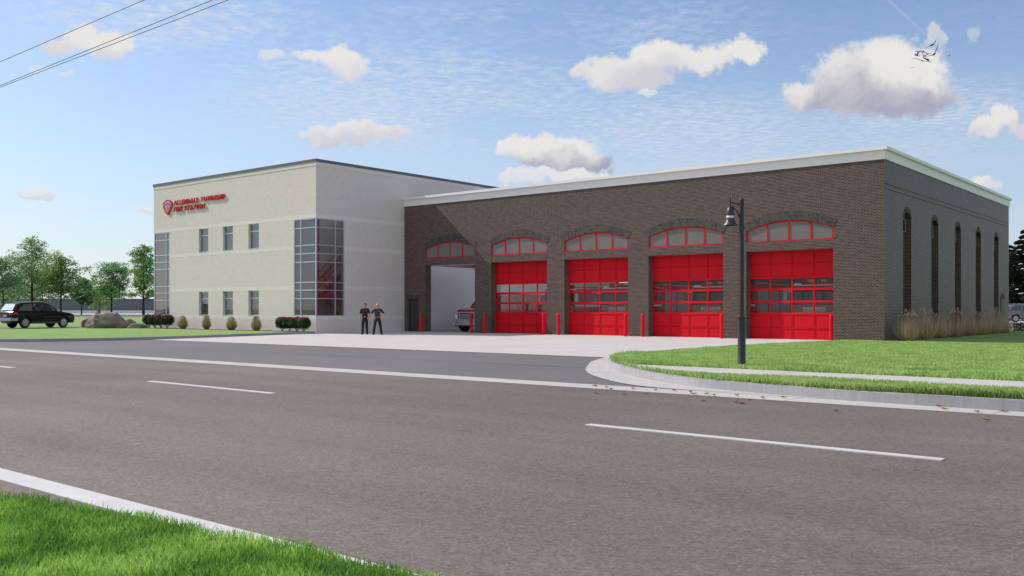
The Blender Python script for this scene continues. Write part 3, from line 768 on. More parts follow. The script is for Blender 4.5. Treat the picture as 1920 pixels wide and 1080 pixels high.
# glazed corners
HZ = [ZB+.03, 2.10, 2.61, 3.08, 4.31, 4.82, 5.32, 6.38, ZH-.03]
def corner_window(xc, xa, xm, ymid, yend, sgn):
    """xc: the corner; xa: end along the front; xm: front mullion; sgn +1 when the corner faces east"""
    yf = YL+.06; fr = MB(); m = .027; xi = xc - sgn*.05
    x_lo, x_hi = min(xa, xi), max(xa, xi)
    for z in HZ:
        fr.box(x_lo, yf-m, z-m, x_hi, yf+m, z+m)
        fr.box(xi-m, yf+m, z-m, xi+m, yend, z+m)
    for x in (xa + sgn*m, xm, xi):
        k = m*1.25
        fr.box(x-k, yf-k*1.2, ZB, x+k, yf+k*1.2, ZH)
    for y in (ymid, yend-m): 
        k = m*1.25
        fr.box(xi-k*1.2, y-k, ZB, xi+k*1.2, y+k, ZH)
    cw = wobj('corner_window', fr, M['frame'], office)
    wobj('pane', MB().box(x_lo+.01, yf-.004, ZB+.02, x_hi-.01, yf+.004, ZH-.02), M['stairfront'] if sgn > 0 else M['glass'], cw)
    wobj('pane', MB().box(xi-.004, yf+.02, ZB+.02, xi+.004, yend-.02, ZH-.02), M['stairglass'] if sgn > 0 else M['glass'], cw)
    wobj('head_frame', MB().box(x_lo, yf-.04, ZH-.001, x_hi, yf+.04, ZH+.0) if False else MB().box(xi-.05*sgn-.001, yf+.06, ZB-.03, xi+.001, yend, ZB-.002), M['cap'], cw)
    return cw
corner_window(XL1, RC, -45.76, 37.10, RCY, 1)
corner_window(XL0, LC, -60.98, 37.0, LCY, -1)
# stair behind the right-hand glazed corner: half landing at the front, two flights running back
st = wobj('stair', MB().box(-46.65, YL+.55, 2.16, -44.62, YL+1.65, 2.44), M['stairred'], office)
wobj('upper_landing', MB().box(-46.65, YL+4.0, 4.30, -44.62, YL+4.19, 4.54), M['stairred'], st)
def flight(x0, x1, ya, za, yb, zb, n):
    s = MB(); tr = MB(); dy, dz = (yb-ya)/n, (zb-za)/n
    for x in (x0, x1-.06):
        plate_yz(s, [(ya, za-.30), (yb, zb-.30), (yb, zb+.03), (ya, za+.03)], [], x, x+.06)
    for k in range(n):
        y0, z0 = ya+dy*k, za+dz*k
        tr.box(x0+.06, y0, z0+dz-.045, x1-.06, y0+dy, z0+dz).box(x0+.06, min(y0, y0+.02*math.copysign(1, dy)), z0, x1-.06, max(y0, y0+.02*math.copysign(1, dy)), z0+dz-.046)
    wobj('stringer', s, M['stairred'], st); wobj('treads', tr, M['tread'], st)
    rl = MB()
    for x in (x0+.03, x1-.03):
        for h in (.55, 1.0): rl.tube([(x, ya, za+h), (x, yb, zb+h)], .024, 6)
        for k in range(n+1):
            t = k/n; y = ya+(yb-ya)*t; z = za+(zb-za)*t
            rl.tube([(x, y, z), (x, y, z+.98)], .011, 5)
    wobj('railing', rl, M['stairred'], st)
flight(-45.58, -44.72, YL+3.9, .02, YL+1.65, 2.44, 12)
flight(-46.62, -45.72, YL+1.65, 2.44, YL+4.0, 4.54, 12)
rl = MB()
for h in (.55, 1.0): rl.tube([(-46.6, YL+.60, 2.44+h), (-44.68, YL+.60, 2.44+h)], .024, 6); rl.tube([(-44.68, YL+.60, 2.44+h), (-44.68, YL+1.65, 2.44+h)], .024, 6)
for k in range(9): rl.tube([(-46.6+.24*k, YL+.60, 2.44), (-46.6+.24*k, YL+.60, 3.44)], .011, 5)
for k in range(5): rl.tube([(-44.68, YL+.60+.26*k, 2.44), (-44.68, YL+.60+.26*k, 3.44)], .011, 5)
wobj('railing', rl, M['stairred'], st)
wobj('post', MB().box(-44.60, YL+.30, .02, -44.50, YL+.40, 9.4), M['stairred'], st)

# --------------------------------------------------------------- the sign
let = thing('sign_lettering', 'raised red capital letters reading ALLENDALE TOWNSHIP FIRE STATION on the cream front wall', 'sign', (-56.7, YL, 8.3))
def glyph(ch):
    cu = bpy.data.curves.new('g', 'FONT'); cu.body = ch; cu.size = 1.; cu.offset = .028; cu.extrude = .05; cu.resolution_u = 3
    ob = bpy.data.objects.new('g', cu); COL.objects.link(ob)
    dg = bpy.context.evaluated_depsgraph_get(); dg.update()
    me = bpy.data.meshes.new_from_object(ob.evaluated_get(dg)); bpy.data.objects.remove(ob); bpy.data.curves.remove(cu)
    return me
def lettering(text, x0, x1, z0, h, y, depth, mat, parent, name='letter', gap=.17):
    gl = []
    for ch in text:
        if ch == ' ': gl.append(None); continue
        me = glyph(ch); xs = [q.co.x for q in me.vertices]; ysv = [q.co.y for q in me.vertices]
        gl.append((me, min(xs), max(xs), min(ysv), max(ysv)))
    tot = sum((.30 if g is None else g[2]-g[1]) for g in gl) + gap*(len(gl)-1); k = (x1-x0)/tot; x = x0
    for g in gl:
        if g is None: x += (.30+gap)*k; continue
        me, a, b, c, d = g; sz = h/(d-c)
        xf = Matrix(((k,0,0,x-a*k),(0,0,-depth/.1,y),(0,sz,0,z0-c*sz),(0,0,0,1)))
        wobj(name, MB().mesh(me, xf), mat, parent); bpy.data.meshes.remove(me); x += (b-a+gap)*k
lettering('ALLENDALE TOWNSHIP', -59.80, -53.62, 8.765, .32, YL-.065, .06, M['signred'], let)
lettering('FIRE STATION', -59.80, -56.0, 8.30, .32, YL-.065, .06, M['signred'], let)
shd = thing('shield_emblem', 'red, white and blue shield crest mounted left of the red lettering on the cream wall', 'emblem', (-60.64, YL, 8.1))
def shield(w, zt, zb, zs, cx=-60.64):
    pts = arc(cx-w, cx+w, zs, zt, 14)
    n = 10
    right = []
    for i in range(1, n):                               # bowed sides down to the point
        t = i/n; right.append((cx - w*(1-t**2.1), zs + (zb-zs)*t))
    return pts + right + [(cx, zb)] + [(2*cx-x, z) for x, z in reversed(right)]
wobj('border', plate_xz(MB(), shield(.62, 9.20, 8.12, 8.98), [], YL-.08, YL-.02), M['signred'], shd)
wobj('field', plate_xz(MB(), shield(.47, 9.09, 8.32, 8.90), [], YL-.086, YL-.079), M['white'], shd)
bnd = arc(-61.08, -60.20, 8.90, 9.055, 12) + list(reversed(arc(-61.06, -60.22, 8.80, 8.94, 12)))
wobj('blue_band', plate_xz(MB(), bnd, [], YL-.092, YL-.085), M['signblue'], shd)
wobj('inner_border', plate_xz(MB(), shield(.42, 8.93, 8.38, 8.80), [shield(.32, 8.85, 8.50, 8.74)], YL-.093, YL-.085), M['signred'], shd)
cr = []
for k in range(4):                                       # four-armed cross with flared arms
    for da, rr in ((-.62,.25),(-.2,.27),(.2,.27),(.62,.25),(math.pi/4,.10)):
        a = math.pi/2*k + da; cr.append((-60.64+rr*math.cos(a)*.95, 8.66+rr*math.sin(a)*.8))
wobj('cross', plate_xz(MB(), cr, [], YL-.094, YL-.0855), plain('emblem_pink', (.55,.30,.32), .5), shd)
sp = []
for k in range(6):
    for da, rr in ((-.2,.13),(.2,.13),(math.pi/6,.06)):
        a = math.pi/3*k + math.pi/2 + da; sp.append((-60.64+rr*math.cos(a), 8.66+rr*math.sin(a)))
wobj('blue_star', plate_xz(MB(), sp, [], YL-.100, YL-.0945), M['signblue'], shd)

# ---------------------------------------------------------------- vehicles
def wheel(root, x, y, r, wd, side, zc=None):
    """tyre with an open-spoke rim; side = +1 when it faces +X"""
    zc = r if zc is None else zc
    h = wd/2
    ty = MB().lathe([(r*.62,-h*.9),(r*.93,-h),(r,-h*.7),(r,h*.7),(r*.93,h),(r*.62,h*.9),(r*.60,h*.2)], (x,y,zc), 26, axis='x')
    o = obj('wheel', ty, M['tyre'], root, smooth='auto')
    rm = MB(); xo = x + side*h*.80
    rm.lathe([(r*.55,-.02),(r*.63,-.02),(r*.63,.02),(r*.57,.02),(r*.55,-.02)] if False else [(r*.56,-.015),(r*.64,-.015),(r*.64,.02),(r*.56,.02)], (xo,y,zc), 26, axis='x')
    rm.lathe([(r*.16,-.03),(r*.16,.03)], (xo,y,zc), 12, axis='x')
    for k in range(7):
        a = 2*math.pi*k/7
        c0, s0 = math.cos(a), math.sin(a)
        for da in (-.12, .12):
            rm.tube([(xo, y+c0*r*.14, zc+s0*r*.14), (xo, y+math.cos(a+da)*r*.60, zc+math.sin(a+da)*r*.60)], .028, 5)
    obj('rim', rm, M['rim'], o)
    return o
def arch_cut(yc, zc, r, n=12): return [(yc + r*math.cos(math.pi*k/n), zc + r*math.sin(math.pi*k/n)) for k in range(n+1)]
def taper(mb, z0, z1, k0, k1):
    mb.v = [(x*(k0 + (k1-k0)*min(1, max(0, (z-z0)/(z1-z0)))), y, z) for x, y, z in mb.v]; return mb
def build_suv(name, label, paint, loc, rz):
    t = thing(name, label, 'car', loc, rz)
    wy = (-1.48, 1.50); hw = .96; RW = .375
    low = [(2.36,.34),(2.45,.55),(2.46,.78),(2.36,.93),(1.95,1.03),(1.25,1.12),(-.2,1.14),(-2.30,1.17),(-2.42,1.08),(-2.46,.80),(-2.40,.48),(-2.2,.34)]
    bottom = [(wy[0]-.44,.34)] + [p for p in reversed(arch_cut(wy[0],.37,.44))] [0:0]
    prof = low + [(wy[0]-.44,.34)] + list(reversed(arch_cut(wy[0],.37,.44)))[0:] + [(wy[0]+.44,.30),(wy[1]-.44,.30)] + list(reversed(arch_cut(wy[1],.37,.44))) + [(wy[1]+.44,.34)]
    b = plate_yz(MB(), prof, [], -hw+.0, hw, bevel=.05)
    # nose and tail are drawn in, flanks lean in slightly at the sill
    b.v = [(x*(1-.10*max(0,(abs(y)-1.7)/.76)**2)*(1-.05*max(0,(.7-z)/.4)), y, z) for x, y, z in b.v]
    body = obj('body', b, paint, t, smooth='auto')
    gh = [(-2.32,1.16),(-2.02,1.62),(-1.7,1.70),(-.9,1.745),(0.,1.735),(.42,1.66),(1.30,1.12)]
    g = taper(plate_yz(MB(), gh, [], -.93, .93, bevel=.03), 1.10, 1.745, 1., .76)
    obj('cabin', g, paint, t, smooth='auto')
    kx = lambda z: .93*(1 + (.76-1)*min(1, max(0, (z-1.10)/.645)))
    def spane(pts, s):
        mb = MB(); n = len(pts)
        for off in (.002, .012): mb.v += [(s*(kx(z)+off), y, z) for y, z in pts]
        mb.f += [tuple(range(n)), tuple(range(2*n-1, n-1, -1))] + [(i, n+i, n+(i+1) % n, (i+1) % n) for i in range(n)]; mb.m += [0]*(n+2)
        obj('side_window', mb, M['carwin'], t)
    for s in (-1, 1):
        spane([(1.05,1.18),(.42,1.59),(.12,1.64),(.10,1.18)], s)
        spane([(.03,1.18),(.03,1.64),(-.80,1.65),(-.86,1.18)], s)
        spane([(-.95,1.18),(-.89,1.65),(-1.45,1.62),(-1.92,1.30),(-1.95,1.18)], s)
        mr = MB().tube([(s*.90,1.0,1.17),(s*1.04,1.0,1.20)], .03, 6).box(s*1.0,.93,1.13,s*1.17,1.06,1.29); obj('mirror', mr, M['silver'] if s > 0 else paint, t)
        tl = MB().box(s*.58,-2.475,.92,s*.90,-2.30,1.07).box(s*.86,-2.44,.93,s*.945,-2.05,1.06); obj('tail_light', tl, M['taillight'], t)
        obj('headlight', MB().box(s*.52,2.28,.74,s*.83,2.43,.88), M['headlight'], t)
        for y in (.0, -.95): obj('door_handle', MB().box(s*.965,y-.10+.25,1.00,s*.985,y+.10+.25,1.03), paint, t)
        for y in (.06, -.86): obj('door_seam', MB().box(s*.955,y-.006,.42,s*.964,y+.006,1.1), M['plastic'], t)
        for y in wy: wheel(t, s*.83, y, RW, .25, s)
    def quad(name, a, b_, c, d, mat, off):
        mb = MB(); P = [Vector(q) for q in (a, b_, c, d)]; nrm = (P[1]-P[0]).cross(P[3]-P[0]).normalized()
        mb.v += [tuple(p) for p in P] + [tuple(p + nrm*off) for p in P]
        mb.f += [(0,3,2,1),(4,5,6,7),(0,1,5,4),(1,2,6,5),(2,3,7,6),(3,0,4,7)]; mb.m += [0]*6
        obj(name, mb, mat, t)
    quad('rear_window', (.80,-2.345,1.20), (-.80,-2.345,1.20), (-.66,-2.06,1.61), (.66,-2.06,1.61), M['rearwin'], -.02)
    quad('windscreen', (-.82,1.27,1.16), (.82,1.27,1.16), (.66,.47,1.65), (-.66,.47,1.65), M['carwin'], .02)
    obj('grille', MB().box(-.45,2.42,.55,.45,2.50,.86), M['chrome'], t)
    bp = MB().box(-.86,-2.54,.50,.86,-2.42,.70).box(-.93,-2.46,.50,-.80,-2.05,.68).box(.80,-2.46,.50,.93,-2.05,.68)
    obj('rear_bumper', bp, M['silver'], t)
    obj('plate_panel', MB().box(-.26,-2.49,.78,.26,-2.455,.90), M['silver'], t)
    for s in (-1, 1): obj('sill_trim', MB().box(s*.955,-1.05,.30,s*.985,1.05,.44), M['plastic'], t)
    for s in (-1, 1): obj('roof_rail', MB().tube([(s*.68,-1.6,1.75),(s*.68,-1.5,1.79),(s*.68,.0,1.79),(s*.68,.1,1.75)], .018, 6), M['chrome'], t)
    return t
suv = build_suv('sport_utility_car', 'black sport utility car on the side driveway beside the boulders', M['carblack'], (-68.45, 30.0, LZ+.01), R(7)); suv.scale = (.95, .95, 1.04)
x, y = at(1924, 104)
build_suv('sport_utility_car', 'grey sport utility car cut by the picture edge behind the garage', M['greytruck'], (x, y, .01), R(-52)).scale = (1.14, 1.14, 1.14)

def build_truck(loc):
    """bonneted red fire truck, nose towards -Y"""
    t = thing('fire_truck', 'red bonneted fire truck with a pale slatted grille inside the open bay', 'fire truck', loc)
    W = 1.15
    hood = plate_yz(MB(), [(.05,.70),(.02,1.24),(.09,1.40),(.40,1.50),(1.55,1.60),(1.55,.60),(.9,.60),(.2,.66)], [], -W+.12, W-.12, bevel=.06)
    hood.v = [(x*(1-.18*max(0, (z-1.2)/.4)), y, z) for x, y, z in hood.v]
    obj('hood', hood, M['enginered'], t, smooth='auto')
    cab = taper(plate_yz(MB(), [(1.45,.6),(1.45,1.56),(2.15,2.28),(2.5,2.36),(4.0,2.36),(4.05,.6)], [], -W, W, bevel=.05), 1.56, 2.36, 1., .86)
    obj('cab', cab, M['enginered'], t, smooth='auto')
    mb = MB(); P = [(-1.0,1.44,1.60),(1.0,1.44,1.60),(.88,2.06,2.24),(-.88,2.06,2.24)]
    mb.v += P + [(x, y-.03, z+.03) for x, y, z in P]; mb.f += [(0,3,2,1),(4,5,6,7),(0,1,5,4),(1,2,6,5),(2,3,7,6),(3,0,4,7)]; mb.m += [0]*6
    obj('windscreen', mb, M['darkglass'], t)
    obj('equipment_body', plate_yz(MB(), [(4.15,.6),(4.15,2.5),(7.6,2.5),(7.6,.6)], [], -W, W, bevel=.04), M['enginered'], t, smooth='auto')
    sr = MB().box(-.86,-.035,.76,.86,.02,.84).box(-.86,-.035,1.20,.86,.02,1.27).box(-.86,-.035,.84,-.76,.02,1.20).box(.76,-.035,.84,.86,.02,1.20).box(-.66,-.035,.84,-.60,.02,1.20).box(.60,-.035,.84,.66,.02,1.20)
    for z in (.915, 1.045): sr.box(-.60,-.035,z,.60,.015,z+.065)
    g = obj('grille', sr, M['silver'], t)
    obj('grille_void', MB().box(-.80,-.012,.82,.80,.0,1.24), M['darkglass'], g)
    for s in (-1, 1):
        obj('headlight', MB().box(s*.87,-.02,.82,s*1.04,.05,1.08), M['headlight'], t)
        obj('turn_signal', MB().box(s*.87,-.02,1.085,s*1.05,.06,1.26), M['amber'], t)
        wheel(t, s*.92, .75, .50, .34, s); wheel(t, s*.92, 5.9, .50, .40, s)
        fl = MB(); pts = arch_cut(.75,.5,.66); pi_ = arch_cut(.75,.5,.56)
        plate_yz(fl, pts + list(reversed(pi_)), [], s*.72, s*1.16); obj('fender', fl, M['enginered'], t)
    bm_ = MB(); plate2 = plate_xz(bm_, [(-1.20,.44),(1.20,.44),(1.24,.52),(1.24,.70),(1.18,.75),(-1.18,.75),(-1.24,.70),(-1.24,.52)], [(lambda c: [(c-.13,.56),(c+.13,.56),(c+.13,.63),(c-.13,.63)])(c) for c in (-.7,.7)], -.20, -.06)
    obj('bumper', bm_, M['silver'], t)
    obj('tow_step', MB().box(-.9,-.22,.36,.9,-.08,.435), M['plastic'], t)
    obj('beacon', MB().lathe([(.10,0),(.10,.05)], (.0,.75,1.50), 12).lathe([(.085,.05),(.085,.20),(.05,.24)], (.0,.75,1.50), 12), M['taillight'], t, smooth='auto')
    return t
build_truck((-40.0, 44.2, .012)).scale = (.88, 1, 1)
def build_engine():
    """cab-over fire engine, nose towards -Y"""
    t = thing('fire_engine', '', 'fire engine', (0,0,0), 0, 'fire engines parked behind the closed doors')
    W = 1.2
    obj('cab', plate_yz(MB(), [(.04,.55),(.0,1.7),(.12,2.62),(.3,2.75),(2.9,2.75),(2.9,.55)], [], -W, W, bevel=.07), M['enginered'], t, smooth='auto')
    obj('cab_band', MB().box(-W-.012,.06,1.62,W+.012,2.86,1.72), M['white'], t)
    obj('equipment_body', plate_yz(MB(), [(3.05,.5),(3.05,2.9),(8.,2.9),(8.,.5)], [], -W, W, bevel=.05), M['enginered'], t, smooth='auto')
    for s in (-1, 1):
        mb = MB()
        for k in range(3): mb.box(s*1.195, 3.3+1.5*k, 1.0, s*1.225, 4.6+1.5*k, 2.5)
        obj('roller_shutter', mb, M['silver'], t)
        obj('side_window', MB().box(s*1.19,.35,1.75,s*1.215,1.25,2.5), M['darkglass'], t)
        obj('headlight', MB().box(s*.62,-.07,1.02,s*1.06,-.005,1.30), M['chrome'], t)
        obj('signal_lamp', MB().box(s*.66,-.09,1.06,s*.82,-.065,1.26).box(s*.86,-.09,1.06,s*1.02,-.065,1.26), M['amber'], t)
        obj('mirror', MB().tube([(s*1.15,.15,2.35),(s*1.45,-.1,2.35)], .025, 5).box(s*1.36,-.16,1.85,s*1.56,-.06,2.40), M['chrome'], t)
        wheel(t, s*1.0, 1.55, .52, .34, s); wheel(t, s*1.0, 6.1, .52, .5, s)
    ws = MB().box(-1.06,-.035,1.76,-.03,.03,2.52).box(.03,-.035,1.76,1.06,.03,2.52); obj('windscreen', ws, M['darkglass'], t)
    g = MB().box(-.58,-.05,.85,.58,.02,1.55)
    for k in range(13): g.box(-.55+.088*k,-.09,.88,-.55+.088*k+.045,-.05,1.52)
    obj('grille', g, M['chrome'], t)
    obj('front_panel', MB().box(-1.1,-.03,.80,1.1,.02,1.66), M['tan'], t)
    obj('bumper', plate_xz(MB(), [(-1.25,.42),(1.25,.42),(1.25,.74),(-1.25,.74)], [], -.45, -.05, bevel=.03), M['chrome'], t, smooth='auto')
    lb = MB().box(-.85,.35,2.75,.85,.70,2.80); o = obj('light_bar', lb, M['plastic'], t)
    for k in range(5): obj('beacon', MB().box(-.80+.33*k,.38,2.80,-.80+.33*k+.27,.67,2.95), M['taillight'] if k % 2 == 0 else M['headlight'], o)
    return t
eng = build_engine()
ELAB = ['red fire engine behind the glass of the leftmost closed door, next to the open bay', 'red fire engine lettered A.F.D behind the glass of the middle door', 'red fire engine behind the glass of the door left of the street lamp', 'red fire engine behind the glass of the rightmost door']
for i, lab in enumerate(ELAB):
    x = (DOORX[i+1][0]+DOORX[i+1][1])/2 + (.25, .1, .1, .3)[i]
    y = (46.6, 45.0, 45.6, 45.4)[i]
    if i == 0: eng.location = (x, y, .012); eng['label'] = lab; e = eng
    else: e = dup(eng, (x, y, .012), 0, lab)
    if i == 1:
        n0 = set(bpy.data.objects)
        lettering('A.F.D', -.42, .12, 1.60, .16, -.06, .01, M['yellow'], None, 'letter')
        for o in set(bpy.data.objects) - n0: o.parent = e; o.location = (0,0,0)

# ------------------------------------------------------------------ people
def skin_mesh(nodes, edges, root=0, sub=2):
    """one continuous surface grown round a skeleton: nodes = [(xyz, radius)]"""
    me = bpy.data.meshes.new('sk'); bm = bmesh.new(); lay = bm.verts.layers.skin.verify()
    vs = [bm.verts.new(p) for p, r in nodes]
    for i, (p, r) in enumerate(nodes):
        vs[i][lay].radius = r if isinstance(r, tuple) else (r, r); vs[i][lay].use_root = (i == root)
    for a, b in edges: bm.edges.new((vs[a], vs[b]))
    bm.to_mesh(me); bm.free()
    ob = bpy.data.objects.new('sk', me); COL.objects.link(ob)
    ob.modifiers.new('s', 'SKIN').use_smooth_shade = True
    s = ob.modifiers.new('u', 'SUBSURF'); s.levels = sub; s.render_levels = sub
    dg = bpy.context.evaluated_depsgraph_get(); dg.update()
    r = bpy.data.meshes.new_from_object(ob.evaluated_get(dg)); bpy.data.objects.remove(ob); bpy.data.meshes.remove(me)
    return r
def chain(nodes, edges, pts, start=None):
    prev = start
    for p in pts:
        nodes.append(p); i = len(nodes)-1
        if prev is not None: edges.append((prev, i))
        prev = i
    return prev
def squash(mb):
    mb.v = [(x, y*(1-.22*sm(.80,.95,z)*(1-sm(1.42,1.54,z))) if abs(x) < .27 else y, z) for x, y, z in mb.v]; return mb
def hand(mb, w, d, s, curl):
    """palm, four unequal bent fingers and a thumb from the side of the palm; d: forearm direction"""
    d = Vector(d).normalized(); w = Vector(w)
    side = Vector((0,-1,0)); side = (side - d*side.dot(d)).normalized(); inn = d.cross(side).normalized()*s
    nd = []; ed = []
    pc = w + d*.055
    chain(nd, ed, [(w, .024), (w+d*.03, .031), (pc, .034), (w+d*.085, .030)])
    mb.mesh(skin_mesh(nd, ed, 0, 1))
    for k, ln in enumerate((.066,.078,.074,.058)):
        o = w + d*.085 + side*(.030-.020*k)
        d2 = (d*math.cos(curl)+inn*math.sin(curl)).normalized(); d3 = (d*math.cos(curl*2.1)+inn*math.sin(curl*2.1)).normalized()
        nd = []; ed = []
        chain(nd, ed, [(o-d*.02, .0095), (o+d2*ln*.5, .009), (o+d2*ln*.5+d3*ln*.3, .0085), (o+d2*ln*.45+d3*ln*.62, .007)])
        mb.mesh(skin_mesh(nd, ed, 0, 1))
    nd = []; ed = []; o = w + d*.03 + side*.025
    chain(nd, ed, [(o, .012), (o+side*.028+d*.022, .0115), (o+side*.036+d*.052+inn*.01, .009)])
    mb.mesh(skin_mesh(nd, ed, 0, 1))
def person(label, loc, rz, arms, legs, skin, shirt, bald, k=1.):
    t = thing('person', label, 'person', loc, rz)
    nd = []; ed = []
    sp = [((0,.0,.96),.100),((0,.0,1.08),.125),((0,-.005,1.24),.165),((0,.005,1.38),.155),((0,.01,1.46),.105),((0,.0,1.525),.058),((0,-.01,1.575),.060),((0,-.022,1.625),.080),((0,-.015,1.685),.098),((0,-.005,1.745),.088),((0,.0,1.785),.050)]
    chain(nd, ed, sp)
    for s, A in zip((-1, 1), arms):
        sh, el, wr = A[:3]
        i = chain(nd, ed, [((s*.17,.0,1.425),.080),(sh,.068)], 3)
        m1 = tuple(Vector(sh).lerp(Vector(el), .5)); m2 = tuple(Vector(el).lerp(Vector(wr), .4))
        chain(nd, ed, [(m1,.055),(el,.042),(m2,.041),(wr,.027)], i)
    for s, Lg in zip((-1, 1), legs):
        hp, kn, an, to = Lg
        m1 = tuple(Vector(hp).lerp(Vector(kn), .5)); m2 = tuple(Vector(kn).lerp(Vector(an), .35))
        chain(nd, ed, [(hp,.080),(m1,.068),(kn,.054),(m2,.052),(an,.040)], 0)
    mb = MB().mesh(skin_mesh(nd, ed)); squash(mb)
    # face: brow, nose, chin, ears worked onto the head
    mb.tube([(0,-.112,1.685),(0,-.128,1.665),(0,-.134,1.650),(0,-.110,1.640)], [.010,.013,.015,.010], 8)
    mb.tube([(-.045,-.100,1.702),(0,-.112,1.706),(.045,-.100,1.702)], .011, 6)
    mb.tube([(-.03,-.092,1.570),(0,-.102,1.566),(.03,-.092,1.570)], [.018,.024,.018], 8)
    for s in (-1, 1): mb.lathe([(.008,-.014),(.026,-.008),(.030,.0),(.024,.010)], (s*.094,.002,1.672), 10, axis='x')
    for s, A in zip((-1, 1), arms): hand(mb, A[2], A[3] if len(A) > 3 else Vector(A[2])-Vector(A[1]), s, .45)
    body = obj('body', mb, skin, t, smooth=True)
    ey = MB()
    for s in (-1, 1): ey.lathe([(.004,-.006),(.012,0),(.004,.006)], (s*.034,-.104,1.686), 8, axis='y')
    obj('eyes', ey, M['hair'], t)
    obj('mouth', MB().tube([(-.026,-.107,1.612),(0,-.113,1.610),(.026,-.107,1.612)], .006, 6), plain('lip', (.30,.11,.09), .5), t)
    if not bald:
        h = MB(); n = 14                                   # cropped hair over crown and back
        for i in range(7):
            ph = .02 + i*.26
            for j in range(n):
                th = 2*math.pi*j/n; r = math.sin(ph); front_ = -math.sin(th)
                h.v.append((math.cos(th)*r*.104, -.008+math.sin(th)*r*.116, 1.70 + math.cos(ph)*.108 + (.045*max(0, front_) if i > 4 else 0)))
        for i in range(6):
            for j in range(n): h.f.append((i*n+j, i*n+(j+1) % n, (i+1)*n+(j+1) % n, (i+1)*n+j)); h.m.append(0)
        obj('hair', h, M['hair'], t, smooth=True)
    else:
        gl = MB()
        for s in (-1, 1):
            gl.tube([(s*.034+.024*math.cos(a), -.122, 1.684+.018*math.sin(a)) for a in np.linspace(0, 2*math.pi, 13)], .0035, 5)
            gl.tube([(s*.058,-.12,1.688),(s*.096,.0,1.688)], .0035, 5)
        gl.tube([(-.012,-.126,1.688),(.012,-.126,1.688)], .0035, 5); obj('glasses', gl, M['plastic'], t)
    # shirt with short sleeves
    nd = []; ed = []
    chain(nd, ed, [((0,.0,.93),.150),((0,.0,.99),.172),((0,.0,1.08),.170),((0,-.005,1.24),.180),((0,.005,1.38),.170),((0,.01,1.455),.112),((0,.004,1.50),.078)])
    for s, A in zip((-1, 1), arms):
        sh, el = Vector(A[0]), Vector(A[1])
        i = chain(nd, ed, [((s*.17,.0,1.428),.090)], 4)
        chain(nd, ed, [(tuple(sh),.074),(tuple(sh.lerp(el,.45)),.074),(tuple(sh.lerp(el,.82)),.068)], i)
    obj('shirt', squash(MB().mesh(skin_mesh(nd, ed))), shirt, t, smooth=True)
    # trousers
    nd = [((0,.0,.945),.160)]; ed = []
    nd.append(((0,.0,1.06),.150)); ed.append((0,1))
    for s, Lg in zip((-1, 1), legs):
        hp, kn, an, to = Lg
        m1 = tuple(Vector(hp).lerp(Vector(kn), .5)); m2 = tuple(Vector(kn).lerp(Vector(an), .5))
        chain(nd, ed, [(hp,.118),(m1,.104),(kn,.083),(m2,.079),((an[0],an[1],an[2]-.035),.074)], 0)
    obj('trousers', squash(MB().mesh(skin_mesh(nd, ed))), M['trousers'], t, smooth=True)
    for Lg in legs:
        an, to = Vector(Lg[2]), Vector(Lg[3])
        nd = []; ed = []; bk = an + (an-to).normalized()*.05
        chain(nd, ed, [((bk.x,bk.y,.048),.045),((an.x,an.y,.058),.055),(tuple(an.lerp(to,.55)+Vector((0,0,0))),.048),(tuple(to),.034)])
        nd = [((p[0],p[1],max(r*.8,.03) if q else p[2]), r) for q, (p, r) in enumerate(nd)]
        mb = MB().mesh(skin_mesh(nd, ed)); mb.v = [(x, y, max(.0, z)) for x, y, z in mb.v]
        obj('shoe', mb, M['shoe'], t, smooth=True)
    bl = MB(); n = 20
    for zz, r in ((.985,.178),(1.025,.178)):
        bl.v += [(r*1.0*math.cos(2*math.pi*j/n), r*.80*math.sin(2*math.pi*j/n), zz) for j in range(n)]
    bl.f = [(j, (j+1) % n, n+(j+1) % n, n+j) for j in range(n)]; bl.m = [0]*n
    b = obj('belt', bl, M['shoe'], t, smooth=True)
    obj('buckle', MB().box(-.03,-.152,.982,.03,-.138,1.028), M['brass'], b)
    obj('badge', MB().lathe([(.004,-.004),(.024,0),(.004,.004)], (.085,-.142,1.36), 6, axis='y'), M['brass'] if bald else M['silver'], t)
    for s, A in zip((-1, 1), arms):
        p = Vector(A[0]).lerp(Vector(A[1]), .28)
        mb = MB().lathe([(.004,-.012),(.040,-.004),(.040,.004)], (p.x+s*.066,p.y-.035,p.z+.01), 8, axis='x' )
        if s > 0: obj('sleeve_patch', mb, M['yellow'], t)
    cl = MB()
    for s in (-1, 1): cl.tube([(s*.012,-.100,1.455),(s*.050,-.070,1.50),(s*.062,.0,1.525)], [.018,.018,.014], 6)
    obj('collar', cl, shirt, t, smooth=True)
    t.scale = (k, k, k)
    return t
stand = lambda dx, kx_: None
px1 = (-40.31, 35.91, .006); px2 = (-39.20, 35.86, .006)
person('man with cropped dark hair in a dark uniform, arms hanging at his sides', px1, R(46),
   [((-.208,.0,1.405),(-.262,.03,1.12),(-.262,-.05,.87),(.05,-.25,-1.)), ((.208,.0,1.405),(.285,.05,1.13),(.235,-.10,.95),(-.10,-.45,-1.))],
   [((-.095,.0,.90),(-.115,-.01,.50),(-.13,.02,.09),(-.21,-.15,.035)), ((.095,.0,.90),(.105,-.02,.50),(.12,.02,.09),(.15,-.16,.035))],
   M['skin'], M['shirt'], False, 1.005)
